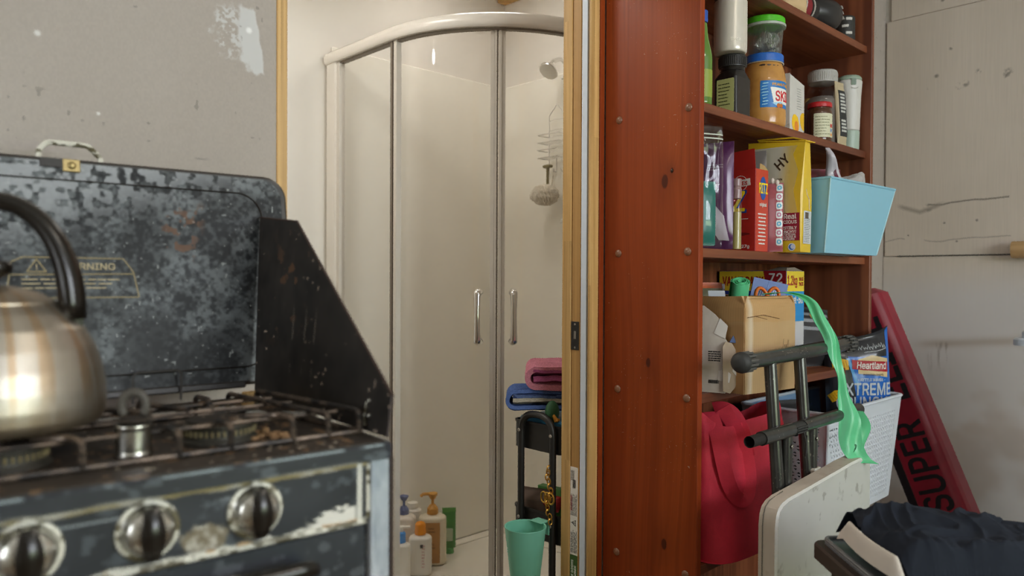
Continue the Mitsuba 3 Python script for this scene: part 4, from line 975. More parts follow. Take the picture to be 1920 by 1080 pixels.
obj('slogan', onjar(wtext('PEANUT BUTTER', .090, .0070), .066, .0275, .0008), flat('f0a41c', .4), lb, False)
obj('wave_print', cat(*[onjar(ext(Polygon([(-.006 + .004 * math.sin(i), -.028 + .008 * i), (.008 + .004 * math.sin(2 * i), -.026 + .008 * i), (.010, -.0235 + .008 * i), (-.004, -.025 + .008 * i)]), .0004), 0, 0, .0007) for i in range(8)], onjar(ext(Polygon([(.020, -.022), (.034, -.030), (.060, -.024), (.050, -.019)]), .0004), 0, 0, .0008)), flat('9fd0ea', .4), lb, False)
obj('peanut_print', onjar(ext(Point(.040, -.029).buffer(.006).union(Point(.050, -.0285).buffer(.0055)), .0004), 0, 0, .0012), flat('c46a24', .4), lb, False)
scene['milky_plastic'] = {'type': 'principledthin', 'base_color': {'type': 'rgb', 'value': [.92, .95, .92]}, 'roughness': .06, 'spec_trans': .88, 'diff_trans': 1.4, 'eta': 1.3}
u_ = thing('plastic_tub', 'clear plastic tub with green lid and scrunched foil, on the peanut butter jar', 'tub')
uc = (1.940, 1.024, Z + .2022)
obj('body', lathe([(0, .0006), (.043, .0006), (.0455, .004), (.0505, .074), (.0530, .079), (.0530, .083)], 56, uc), 'milky_plastic', u_, 40)
obj('rim', lathe([(.0505, .0745), (.0568, .0750), (.0572, .0810), (.0540, .0830), (.0520, .081)], 56, uc), flat('a9b3a4', .35), u_, 40)
obj('lid', lathe(rounded([(0, .0832), (.0552, .0832), (.0545, .0985), (.0515, .1010), (.048, .0990), (0, .0985)], .0015), 56, uc), mat('lime_lid', (.085, .50, .022), .3), u_)
fo = thing('foil_scraps', 'crumpled silver foil inside the green-lidded tub', 'foil')
r_ = np.random.default_rng(12)
for i in range(20):
    a = r_.random() * 2 * PI; rr = .028 * math.sqrt(r_.random()); mm = trimesh.creation.icosphere(3, 1.0); v = mm.vertices
    mm.vertices = v * (.014 + .006 * meshkit.fbm(v * 2.5, 3, i))[:, None] * [1, 1, .6] * (1 + .35 * (meshkit.noise(v * 6, i) - .5))[:, None]
    obj('scrap', move(mm, rot(r_.random() * 180, [r_.random(), 1, .3]), (uc[0] + rr * math.cos(a), uc[1] + rr * math.sin(a), uc[2] + .013 + .0022 * i)), mat('foil', (.55, .55, .56), .3, metal=.9) if i == 0 else 'foil', fo, False)
x_ = thing('tea_box', 'white carton with yellow mango picture beside the peanut butter jar', 'carton')
obj('body', hexa([(2.030, .992, Z), (2.118, .992, Z), (2.118, 1.050, Z), (2.030, 1.050, Z)], [(2.030, .992, Z + .168), (2.118, .992, Z + .150), (2.118, 1.050, Z + .150), (2.030, 1.050, Z + .172)]), flat('c9c6c0', .5), x_, False)
obj('open_flap', hexa([(2.0295, .991, Z + .03), (2.0295, 1.05, Z + .01), (2.027, 1.05, Z + .01), (2.027, .991, Z + .03)], [(2.029, .992, Z + .170), (2.029, 1.05, Z + .175), (2.028, 1.05, Z + .175), (2.028, .992, Z + .170)]), flat('d4d1cb', .5), x_, False)
mango = affinity.rotate(affinity.scale(Point(0, 0).buffer(1), .021, .026), 20)
f0 = face_front(2.030, .9918, Z)
obj('mango_print', on(ext(affinity.translate(mango, .034, .034).intersection(sbox(.002, .002, .086, .09)), .0004), f0), flat('f0c21c', .5), x_, False)
obj('mango_shade', on(ext(affinity.translate(affinity.scale(mango, .55, .6), .040, .026).intersection(sbox(.002, .002, .086, .09)), .0007), f0), flat('e0862a', .5), x_, False)
obj('mango_print', on(ext(affinity.translate(mango, .084, .045).intersection(sbox(.060, .010, .0865, .09)), .0004), f0), flat('e2b41c', .5), x_, False)
obj('fine_print', on(bars(9, .030, .0022, .007, 17).apply_translation([.058, .135, 0]), f0), flat('a8a6a2', .6), x_, False)
g_ = thing('syrup_bottle', 'small clear glass bottle with yellow cap and green label foot', 'bottle')
gc = (2.400, 1.113, Z)
obj('body', lathe(rounded([(0, .001), (.020, .001), (.020, .075), (.009, .120), (.0085, .158), (0, .158)], .006, 4), 30, gc), 'clear_plastic', g_, 40)
obj('contents', lathe(rounded([(0, .003), (.0185, .003), (.0185, .060), (0, .060)], .003), 26, gc), flat('4a3a22', .3), g_)
obj('cap', lathe(rounded([(0, .1582), (.0115, .1582), (.0115, .180), (0, .181)], .002), 22, gc), flat('c9a93c', .4), g_)
obj('label', lathe([(.0203, .008), (.0203, .040)], 30, gc), flat('8fa02e', .5), g_)
r0 = thing('chutney_jar', 'glass jar with red lid and cream label in front of the clear canister', 'jar')
rc = (2.222, .993, Z)
obj('body', lathe(rounded([(0, 0), (.033, 0), (.0345, .006), (.0345, .088), (.030, .098), (.030, .101), (0, .101)], .005), 44, rc), mat('chutney', (.075, .028, .012), .14, coat=.6), r0, 40)
obj('lid', lathe(rounded([(0, .1012), (.0345, .1012), (.0345, .112), (.032, .1165), (0, .1170)], .002), 44, rc), mat('red_lid', (.46, .018, .022), .3), r0)
def onrj(m, x, y, d=0.0): return wrap(move(m, None, (x, y, d)), .0346, math.radians(233), (rc[0], rc[1], rc[2] + .045))
lb = obj('label', onrj(ext(rrect(-.034, .036, -.034, .036, .002), .0005), 0, 0), flat('cfcdb0', .5), r0, False)
obj('fine_print', onrj(bars(7, .046, .0022, .0085, 23, .35), -.006, .027, .0006), flat('8a8a6a', .6), lb, False)
obj('red_print', onrj(ext(sbox(-.006, -.005, .006, .005), .0004), .022, .000, .0006), flat('b8433a', .5), lb, False)
obj('blue_print', onrj(ext(sbox(-.005, -.005, .005, .004), .0004), .022, -.013, .0006), flat('7a8fb8', .5), lb, False)
obj('orange_print', onrj(ext(sbox(-.005, -.004, .005, .003), .0004), .022, -.026, .0006), flat('d08a4a', .5), lb, False)
c_ = thing('canister', 'big clear jar with pale screw lid behind the red-lidded jar', 'jar')
cc = (2.335, 1.035, Z)
obj('body', lathe(rounded([(0, .001), (.050, .001), (.054, .006), (.054, .150), (.050, .170), (.040, .190), (.040, .202)], .010, 4), 52, cc), 'clear_plastic', c_, 40)
obj('contents', lathe(rounded([(0, .003), (.051, .003), (.051, .145), (.035, .160), (0, .158)], .006), 44, cc), mat('cocoa', (.15, .125, .11), .8), c_)
obj('lid', lathe(rounded([(0, .2022), (.0430, .2022), (.0430, .236), (.040, .240), (0, .240)], .003), 52, cc), mat('frosted_lid', (.44, .43, .40), .35), c_)
obj('lid_ribs', cat(*[bx(cc[0] + .043 * math.cos(t) - .0009, cc[0] + .043 * math.cos(t) + .0009, cc[1] + .043 * math.sin(t) - .0009, cc[1] + .043 * math.sin(t) + .0009, Z + .206, Z + .232, 0) for t in np.arange(44) * PI / 22]), 'frosted_lid', c_)
k_ = thing('coffee_pouch', 'slim pouch with black label between red-lidded jar and white shaker', 'pouch')
M_ = frame([2.338, .9745, Z], [1, -.12, 0], [0, .06, 1])
obj('body', packet(.050, .200, .018, M_, .03, 5, .001), flat('b8a888', .4), k_, 40)
lb = obj('label', drape(ext(rrect(-.019, .0245, .030, .172, .002), .0006), .050, .200, .018, M_, .03, 5, .001), flat('25292b', .45), k_, False)
obj('white_print', cat(*[drape(move(bars(1, .030, .0065, .01, 50 + i, .25), None, (0, .162 - .0105 * i - .018 * (i > 5), 0)), .050, .200, .018, M_, .03, 5, .001, .0016) for i in range(10)]), flat('c4c4c0', .5), lb, False)
s_ = thing('shaker_bottle', 'white shaker bottle with sage green lid and base at the shelf end', 'bottle')
sc_ = (2.425, .990, Z)
obj('body', lathe(rounded([(0, .060), (.0315, .060), (.0330, .110), (.0355, .175), (.0385, .214), (.0360, .218), (0, .218)], .006, 4), 52, sc_), mat('shaker_white', (.60, .585, .545), .4), s_, 40)
obj('base', lathe(rounded([(0, 0), (.029, 0), (.0305, .003), (.0318, .0598), (0, .0598)], .002), 48, sc_), flat('a3b3a6', .4), s_)
obj('lid', lathe(rounded([(0, .2182), (.0368, .2182), (.0368, .226), (.030, .233), (0, .2345)], .003), 48, sc_), flat('93a594', .4), s_)
obj('lid_tab', wrap(ext(rrect(-.007, .007, -.018, .003, .002), .003), .0372, math.radians(222), (sc_[0], sc_[1], Z + .217)), flat('6f8070', .4), s_)
obj('emblem', wrap(tube([(-.011, .003, .0006), (-.009, 0, .0006), (0, -.002, .0006), (.009, 0, .0006), (.011, .003, .0006)], .0012, 6), .0378, math.radians(228), (sc_[0], sc_[1], Z + .190)), flat('a8a59e', .5), s_)

# ---- top shelf: boxing gloves
Z = 1.9452
def glove(name, label, c, yaw, s, mats, lying):
    g = thing(name, label, 'boxing glove')
    M = frame(c, [math.cos(yaw), math.sin(yaw), 0], [-math.sin(yaw), math.cos(yaw), 0])
    mm = trimesh.creation.icosphere(4, 1.0); v = mm.vertices.copy()
    x = v[:, 0]
    wv = 1 + .12 * np.cos(2.2 * x)
    v = np.stack([.095 * x, .052 * v[:, 1] * wv - .006 * x, .050 + .050 * v[:, 2] * (1 + .15 * x)], -1)
    v[:, 2] += .010 * np.clip(x, 0, 1)
    v += .0018 * (meshkit.fbm(v * 30, 2, 5)[:, None] - .5)
    mm.vertices = v * s
    obj('mitt', mm.apply_transform(M), mats[0], g, True)
    th = tube(np.array([(-.045, .040, .050), (-.01, .056, .055), (.03, .058, .060), (.055, .050, .062)]) * s, np.array([.018, .023, .022, .012]) * s, 16)
    obj('thumb', th.apply_transform(M), mats[0], g, True)
    cu_ = tube(np.array([(-.065, 0, .046), (-.10, 0, .046), (-.15, 0, .046)]) * s, np.array([.042, .040, .043]) * s, 28, flat_=.92)
    k1 = obj('cuff', cu_.apply_transform(M), mats[1], g, 40)
    obj('strap', tube(np.array([(-.105, 0, .046), (-.135, 0, .046)]) * s, np.array([.0425, .0440]) * s, 28, flat_=.92).apply_transform(M), mats[2], g, 40)
    obj('piping', cat(*[tube([np.array((xx, .0425 * math.cos(t) * 1.0, .046 + .0405 * math.sin(t))) * s for t in np.arange(24) * PI / 12], .0022, 6, True).apply_transform(M) for xx in (-.098, -.142)]), mats[3], g)
    return g, M
BLK = mat('glove_black', (.022, .021, .021), .38)
g1, M1 = glove('boxing_glove', 'black boxing glove lying at the front of the top shelf', (2.235, 1.005, Z - .0005), math.radians(-4), 1.0, [BLK, flat('24201f', .5), flat('7c1420', .5), flat('b9b4ac', .5)], True)
obj('lettering', cat(*[move(bx(-.006, .006, -.004, .004, 0, .002, .001), rot(40, [0, 1, 0]), (.060 + .012 * i, -.040 + .004 * i, .078 - .012 * i)).apply_transform(M1) for i in range(3)]), flat('c4c0ba', .5), g1)
g2, M2 = glove('boxing_glove', 'red and black boxing glove with white stripes behind the black glove', (2.285, 1.140, Z - .0005), math.radians(8), 1.02, [mat('glove_red', (.26, .022, .035), .4), BLK, flat('3b3b40', .5), flat('c8c3bc', .5)], True)
obj('stripe', cat(*[tube([(.050 + .02 * i, -.050, .035), (.052 + .02 * i, -.052, .065), (.050 + .02 * i, -.030, .098)], .0035, 8).apply_transform(M2) for i in range(2)]), flat('c8c3bc', .5), g2)
w_ = thing('hand_wrap', 'black roll with white lettering at the right end of the top shelf', 'hand wrap')
obj('roll', lathe(rounded([(0, 0), (.028, 0), (.030, .004), (.030, .086), (.027, .090), (0, .090)], .004), 36, (2.425, 1.005, Z)), flat('33322f', .6), w_)
obj('lettering', cat(*[wrap(ext(rrect(-.010, .010, -.004, .004, .002), .0006), .0302, math.radians(205 + 22 * (i % 2)), (2.425, 1.005, Z + .012 + .022 * i)) for i in range(4)]), flat('cfcbc4', .5), w_)
tag(obj('paper_bag', packet(.09, .10, .03, frame([2.045, .990, Z + .0005], [.9, -.3, 0], [-.15, .1, 1]), .03, 8, .006), flat('c9ad82', .7)), 'cream paper packet left of the gloves on the top shelf', 'packet')

# ---- middle shelf: packets and boxes (stands at 1.275)
Z = 1.2752
CLR = 'clear_plastic'
zb = thing('zip_bag', 'clear zip bag holding something teal, against the side panel', 'bag')
MZ = frame([1.556, .9520, Z + .001], [.92, -.39, 0], [-.02, .01, 1])
obj('bag', packet(.064, .285, .026, MZ, .03, 21, .010), CLR, zb, 40)
obj('zip', cat(*[drape(ext(sbox(-.030, y0, .030, y0 + .0035), .0008), .064, .285, .026, MZ, .03, 21, .010) for y0 in (.252, .262)]), flat('b9bdb2', .3), zb, False)
tag(obj('teal_packet', packet(.046, .150, .014, frame([1.549, .9575, Z + .006], [.92, -.39, 0], [-.02, .01, 1]), .04, 22, .006), flat('12655c', .4)), 'teal packet inside the clear zip bag', 'packet')
pp = thing('purple_packet', 'dark purple glossy snack packet beside the zip bag', 'packet')
MP = frame([1.634, 1.035, Z + .001], [.22, -.97, 0], [.02, .0, 1])
obj('body', packet(.175, .262, .042, MP, .05, 31, .010), mat('purple_foil', (.085, .022, .085), .25, coat=.4), pp, 40)
obj('lettering', drape(wtext('er', .030, .018).apply_translation([.045, .150, 0]), .175, .262, .042, MP, .05, 31, .010), flat('c8c0c8', .4), pp, False)
obj('white_sash', drape(ext(Polygon([(.020, .085), (.040, .118), (.070, .080), (.080, .020), (.055, .022)]), .0006), .175, .262, .042, MP, .05, 31, .010), flat('c4bcc8', .3), pp, False)
obj('fine_print', drape(bars(3, .04, .002, .006, 71).apply_translation([.05, .205, 0]), .175, .262, .042, MP, .05, 31, .010), flat('9a8a9c', .5), pp, False)
tq = thing('sprinkle_tube', 'slim clear plastic tube with screw top in front of the red cracker box', 'tube')
tcn = (1.708, .972, Z)
obj('body', lathe(rounded([(0, .001), (.0125, .001), (.0135, .005), (.0135, .112), (.0105, .122), (.0105, .128)], .003), 28, tcn), CLR, tq, 40)
obj('cap', lathe(rounded([(0, .128), (.0130, .128), (.0130, .152), (.011, .156), (.0125, .160), (.0125, .178), (0, .180)], .002), 28, tcn), mat('smoky_cap', (.26, .16, .16), .3), tq)
obj('contents', lathe([(0, .003), (.0118, .003), (.0118, .095), (0, .095)], 20, tcn), flat('9a8f55', .5), tq)

def carton(name, label, catg, x0, x1, y0, y1, z, h, m, c=.001):
    k = thing(name, label, catg)
    obj('body', bx(x0, x1, y0, y1, z, z + h, c), m, k)
    return k
RX0, RX1, RY0, RY1 = 1.783, 1.848, .9605, 1.150
rz = carton('cracker_box', 'open red cracker box with yellow and blue logo', 'box', RX0, RX1, RY0, RY1, Z, .212, mat('ritz_red', (.42, .022, .016), .38))
scene[rz + '__body'] = mikit.ply(bx(RX0, RX1, RY0, RY1, Z, Z + .212, .0008), 'ritz_red', False)
obj('side_card', bx(RX0 + .0015, RX1 - .0015, RY0 - .0008, RY0 + .0006, Z + .001, Z + .211, 0), mat('ritz_orange', (.50, .055, .030), .38), rz, False)
obj('open_flap', hexa([(RX0 + .0005, RY0 + .001, Z + .2115), (RX0 + .0005, RY1 - .005, Z + .2115), (RX0 + .0015, RY1 - .005, Z + .2115), (RX0 + .0015, RY0 + .001, Z + .2115)], [(RX0 - .004, RY0 + .002, Z + .262), (RX0 - .004, RY1 - .008, Z + .250), (RX0 - .003, RY1 - .008, Z + .250), (RX0 - .003, RY0 + .002, Z + .262)]), 'ritz_red', rz, False)
obj('torn_flap', hexa([(RX0 + .02, RY0, Z + .2115), (RX1, RY0, Z + .2115), (RX1, RY0 + .001, Z + .2115), (RX0 + .02, RY0 + .001, Z + .2115)], [(RX0 + .03, RY0 + .004, Z + .228), (RX1 - .012, RY0 + .004, Z + .224), (RX1 - .012, RY0 + .005, Z + .224), (RX0 + .03, RY0 + .005, Z + .228)]), flat('a88a5c', .6), rz, False)
fl, ff = face_left(RX0 - .0004, (RY0 + RY1) / 2, Z), face_front((RX0 + RX1) / 2, RY0 - .0012, Z)
def onL(m, x, y, d=0): return on(move(m, None, (x, y, d)), fl)
def onF(m, x, y, d=0): return on(move(m, None, (x, y, d)), ff)
obj('logo_disc', cat(onF(ext(affinity.scale(Point(0, 0).buffer(1), .016, .030), .0004), .004, .163)), flat('1f4f9c', .4), rz, False)
objs('lettering', [onF(wtext('RITZ', .044, .026), .004, .163, .0005), onL(wtext('RITZ', .150, .050), -.010, .130, .0003)], flat('f0d21c', .4), rz, False)
obj('logo_shadow', onL(wtext('RITZ', .156, .056), -.008, .129, 0), flat('23418c', .4), rz, False)
objs('white_print', [onF(wtext('original', .036, .0085), .004, .120), cat(*[onF(bars(1, .044 - .004 * (i % 3), .0036, .01, 33 + i, .12), .0, .098 - .0095 * i) for i in range(9)]), onL(wtext('e 227g', .040, .008), .058, .012), onL(bars(1, .026, .002, .01, 3, 0), .062, .085), onL(ext(Point(0, 0).buffer(.020).difference(Point(0, 0).buffer(.0185)), .0003), .052, .176), onL(ext(affinity.rotate(sbox(-.028, -.009, .028, .009), 6), .0004), .052, .176)], flat('d8d2cc', .5), rz, False)
obj('stamp_print', onL(wtext('FACES', .040, .010), .052, .176, .0006), flat('b02a20', .5), rz, False)
for i in range(4):
    obj('cracker_print', onL(ext(affinity.scale(Point(0, 0).buffer(1), .020, .0062), .0003 + .0001 * i), .015 + .002 * (i % 2), .050 + .0088 * i), flat(['b87822', 'd09a30', 'c08426', 'dcae48'][i], .5), rz, False)
obj('shadow_print', onL(ext(affinity.scale(Point(0, 0).buffer(1), .040, .0045), .0002), .040, .045), flat('6e1210', .5), rz, False)
wb = carton('white_box', 'plain white box standing behind the red cracker box', 'box', 1.853, 1.862, 1.02, 1.20, Z, .268, flat('c4c1bb', .55))
scene[wb + '__body'] = mikit.ply(bx(1.800, 1.850, 1.1520, 1.2045, Z, Z + .312, .001), flat('c4c1bb', .55))
obj('print', on(wtext('oa', .016, .009), face_left(1.7996, 1.172, Z + .275)), flat('3a3834', .5), wb, False)
gk = thing('silver_packet', 'grey silver foil packet behind the pink packet', 'packet')
obj('body', packet(.12, .268, .012, frame([1.862, 1.035, Z + .0005], [.06, -1, 0], [0, 0, 1]), .04, 44, .004), mat('grey_foil', (.34, .33, .32), .35, metal=.3), gk, 40)
pk = thing('pink_packet', 'slim pink packet with a strip of small blue icons', 'packet')
MK = frame([1.866, .962, Z + .0005], [.34, -.94, 0], [.0, 0, 1])
obj('body', packet(.062, .180, .014, MK, .03, 47, .005), mat('pink_foil', (.36, .085, .105), .3, coat=.3), pk, 40)
obj('torn_top', cat(*[move(trimesh.creation.icosphere(2, .006), np.diag([1, .8, 1.4]), on(trimesh.Trimesh([[x, y, 0], [x, y, 0.001], [x + .001, y, 0]], [[0, 1, 2]]), MK).vertices[0]) for x, y in ((-.012, .182), (.004, .186), (.016, .181))]), flat('c8bcb4', .6), pk)
for i in range(7):
    q = drape(ext(rrect(.0145, .0300, .016 + .0235 * i, .036 + .0235 * i, .005), .0005), .062, .180, .014, MK, .03, 47, .005)
    ik = obj('icon', q, flat('cfd6d6', .4), pk, False)
    obj('ring', drape(ext(Point(.0222, .026 + .0235 * i).buffer(.0055).difference(Point(.0222, .026 + .0235 * i).buffer(.003)), .0005), .062, .180, .014, MK, .03, 47, .005, .0013), flat('4aa3c8' if i % 2 == 0 else 'b0688a', .4), ik, False)

yb = thing('cereal_bag', 'tall yellow and white cereal packet folded over at the top', 'packet')
YX0, YX1, YY0, YY1 = 1.8925, 1.9635, .893, 1.045
top_z = Z + .305
def tri_prism(x0, x1, y0, y1): # a gusseted packet: box below, pinched along the top
    b_ = [(x0, y0, Z), (x1, y0 + .006, Z), (x1, y1, Z), (x0, y1, Z)]
    m_ = [(x0 - .003, y0, Z + .15), (x1 + .001, y0 + .004, Z + .15), (x1 + .001, y1, Z + .15), (x0 - .003, y1, Z + .15)]
    t_ = [(x0 + .006, y0 - .008, top_z - .02), (x1 - .030, y0 - .004, top_z - .012), (x1 - .030, y1, top_z), (x0 + .006, y1, top_z - .006)]
    return hexa(b_, m_), hexa(m_, t_)
lo, hi = tri_prism(YX0, YX1, YY0, YY1)
YEL = mat('yellow_pack', (.66, .44, .02), .35)
body = trimesh.convex.convex_hull(np.vstack([lo.vertices, hi.vertices]))
obj('body', body, YEL, yb, 20)
def yface(x, y):   # a point on the packet's left face: x towards the cook, y up
    xx = YX0 - (.003 * y / .15 if y < .15 else .003 - .009 * (y - .15) / (top_z - Z - .165)) - .0005
    yy = YY0 + (.0 if y < .15 else -.008 * (y - .15) / .145)
    return xx, yy + (.145 - x), Z + y
def yl(m, x, y, d=0.0):
    m = fine(move(m, None, (x, y, d)), .02); v = m.vertices
    xx, yy, zz = yface(v[:, 0], 0 * v[:, 0] + v[:, 1]) if False else (np.array([yface(a, b)[0] for a, b in v[:, :2]]), np.array([yface(a, b)[1] for a, b in v[:, :2]]), Z + v[:, 1])
    return trimesh.Trimesh(np.stack([xx - v[:, 2] - .0003, yy, zz], -1), m.faces, process=False)
fd = lambda w, h: sbox(0, 0, w, h)
obj('white_fade', yl(ext(Polygon([(.0, .10), (.132, .10), (.120, .16), (.128, .21), (.110, .255), (.120, .278), (.0, .280)]), .0003), .006, 0), mat('pack_cream', proc(lambda p, n, uv: mix((.55, .40, .10), (.52, .49, .40), smoothstep(.922, .965, p.y + .10 * dr.abs(p.z - 1.46)))), .4), yb, False)
mar = obj('maroon_panel', yl(ext(fd(.139, .072), .0005), .004, .030), flat('84152a', .4), yb, False)
objs('lettering', [yl(wtext('Real', .034, .013), .118, .093, .0008), yl(wtext('DELICIOUS', .062, .0085), .105, .0785, .0008), yl(wtext('IRRESISTIBLY', .068, .0075), .102, .063, .0008), yl(wtext('CRUNCHY!', .052, .0075), .108, .053, .0008), yl(wtext('NO', .022, .013), .073, .040, .0008), yl(wtext('ARTIFICIAL', .044, .0048), .112, .0455, .0008), yl(wtext('COLOURS &', .044, .0048), .112, .0395, .0008), yl(wtext('FLAVOURS', .040, .0048), .110, .0335, .0008)], flat('d8cfc8', .4), mar, False)
objs('big_lettering', [yl(move(wtext('HY', .038, .026), rot(42, [0, 0, 1])), .088, .238, .0006), yl(wtext('70%', .016, .005), .085, .192, .0006)], flat('3a2a18', .4), yb, False)
obj('seal_print', yl(ext(Point(0, 0).buffer(.010), .0005), .122, .013), flat('c9d4e2', .4), yb, False)
obj('seal_mark', yl(ext(Point(0, 0).buffer(.0075).difference(Point(.003, .001).buffer(.006)), .0005), .122, .013, .0006), flat('2f62a8', .4), yb, False)
fy = frame([(YX0 + YX1) / 2, YY0 + .0022, Z], [1, .085, 0], [0, -.0, 1])
nb = obj('nutrition_panel', on(ext(sbox(-.022, .022, .030, .108), .0006), move_ := frame([(YX0 + YX1) / 2, YY0 + .0015, Z], [1, .075, 0], [0, -.012, 1])), flat('bdc0c2', .5), yb, False)
obj('fine_print', cat(on(bars(14, .042, .0016, .0046, 91, .25).apply_translation([.004, .088, .0007]), move_)), flat('8a8d92', .6), nb, False)
obj('photo_print', cat(on(ext(sbox(-.012, .088, .010, .104), .0003).apply_translation([.0, 0, .0008]), move_)), flat('5a4c40', .5), nb, False)
obj('spoon_print', on(cat(tube([(-.012, .165, .0008), (-.004, .150, .0008), (.010, .140, .0008), (.014, .112, .0008)], .0018, 6), move(ext(affinity.scale(Point(0, 0).buffer(1), .010, .018), .0008), None, (-.016, .178, 0))), move_), flat('c9b59a', .5), yb, False)
obj('cereal_print', on(cat(*[move(ext(Point(0, 0).buffer(.005), .0007), None, (-.016 + .006 * math.cos(i * 2.1), .190 + .006 * math.sin(i * 2.1), .0008)) for i in range(4)]), move_), flat('a8742c', .5), yb, False)
obj('folded_top', cat(tube([(YX0 + .006, YY0 - .010, top_z - .018), (YX0 + .018, YY0 + .03, top_z - .004), (YX0 + .020, YY1 - .02, top_z + .002)], .0022, 8), hexa([(YX0 + .004, YY0 - .012, top_z - .02), (YX0 + .045, YY0 - .016, top_z - .020), (YX0 + .045, YY1 - .03, top_z - .010), (YX0 + .004, YY1 - .03, top_z - .006)], [(YX0 + .006, YY0 - .012, top_z - .017), (YX0 + .046, YY0 - .016, top_z - .018), (YX0 + .046, YY1 - .03, top_z - .008), (YX0 + .006, YY1 - .03, top_z - .003)])), YEL, yb)

# blue bin, what it holds and the packet behind it
bi = thing('storage_bin', 'light blue tapered plastic bin overhanging the shelf edge', 'bin')
BINM = mat('bin_blue', (.222, .475, .605), .35)
ob = [(1.997, .876), (2.318, .862), (2.325, 1.075), (2.004, 1.080)]; ot = [(1.985, .856), (2.392, .838), (2.398, 1.095), (1.990, 1.100)]
ht = .2005
def bin_shell():
    def inset(q, d):
        p = Polygon(q).buffer(-d, join_style=2); c = list(p.exterior.coords)[:-1]
        q = np.array(q); c = np.array(c); return [tuple(c[np.argmin(((c - r) ** 2).sum(1))]) for r in q]
    ib, it = inset(ob, .004), inset(ot, .004)
    V = [(*p, Z) for p in ob] + [(*p, Z + ht) for p in ot] + [(*p, Z + .004) for p in ib] + [(*p, Z + ht) for p in it]
    F = [[0, 2, 1], [0, 3, 2], [8, 9, 10], [8, 10, 11]]
    for i in range(4):
        j = (i + 1) % 4
        F += [[i, j, 4 + j], [i, 4 + j, 4 + i], [4 + i, 4 + j, 12 + j], [4 + i, 12 + j, 12 + i], [8 + i, 12 + j, 8 + j], [8 + i, 12 + i, 12 + j]]
    return trimesh.Trimesh(V, F, process=False)
obj('body', bin_shell(), BINM, bi, False)
obj('rim', tube([(*p, Z + ht - .002) for p in ot], .0036, 8, True), BINM, bi)
obj('corner_edge', cat(*[tube([(*a, Z + .002), (*b, Z + ht - .003)], .0022, 8) for a, b in zip(ob[:2], ot[:2])]), mat('bin_edge', (.36, .58, .65), .35), bi)
tag(obj('plastic_bag', packet(.11, .090, .03, frame([2.325, .945, Z + .175], [.75, -.6, 0], [.1, .1, 1]), .02, 61, .022, 40, 40, lambda v: v + np.stack([.010 * (meshkit.fbm(v * 30, 2, 3) - .5), -.030 * meshkit.noise(np.stack([v[:, 0] * 45, 0 * v[:, 0], 0 * v[:, 0]], -1), 5) * np.clip(v[:, 1] / .09, 0, 1), .022 * (meshkit.fbm(v * 34 + 7, 2, 4) - .5)], -1)), mat('cloudy_plastic', (.40, .385, .375), .35)), 'crumpled cloudy plastic bag sticking out of the blue bin', 'bag')
tag(obj('dark_packet', packet(.075, .050, .02, frame([2.365, .885, Z + .165], [.9, -.2, 0], [.1, .1, 1]), .02, 63, .008), flat('2c241c', .4)), 'dark packet end poking over the right rim of the blue bin', 'packet')
sb = thing('snack_bag', 'open white and burgundy snack bag standing in the blue bin', 'packet')
MS = frame([2.150, .965, Z + .065], [.80, -.6, 0], [.06, .03, 1])
obj('body', packet(.15, .185, .045, MS, .03, 65, .014), mat('burgundy_foil', (.14, .022, .035), .28, coat=.4), sb, 40)
obj('white_panel', drape(ext(Polygon([(-.01, .125), (.045, .185), (.066, .180), (.070, .120), (.060, .110)]), .0006), .15, .185, .045, MS, .03, 65, .014), flat('c4c0c4', .3), sb, False)
M5 = frame([2.118, .912, Z + .150], [.72, -.69, 0], [.22, -.12, 1])
def shard(v):
    t = np.clip(v[:, 1] / .150, 0, 1)
    v[:, 0] = v[:, 0] * (1.15 - .95 * t) + .012 * np.sin(4 * t)
    v[:, 2] += .010 * np.sin(9 * v[:, 1] / .15)
    return v
obj('torn_corner', packet(.060, .150, .022, M5, .02, 66, .014, warp=shard), flat('b9b5bc', .3), sb, 40)
obj('purple_print', cat(*[drape(ext(Polygon([(-.016 + .009 * i, .02 + .02 * i), (-.004 + .009 * i, .028 + .02 * i), (-.006 + .008 * i, .05 + .02 * i), (-.018 + .008 * i, .042 + .02 * i)]), .0005), .060, .150, .022, M5, .02, 66, .014, warp=shard) for i in range(3)], drape(ext(affinity.scale(Point(.008, .04).buffer(1), .010, .016), .0005), .060, .150, .022, M5, .02, 66, .014, warp=shard)), flat('5a1430', .4), sb, False)

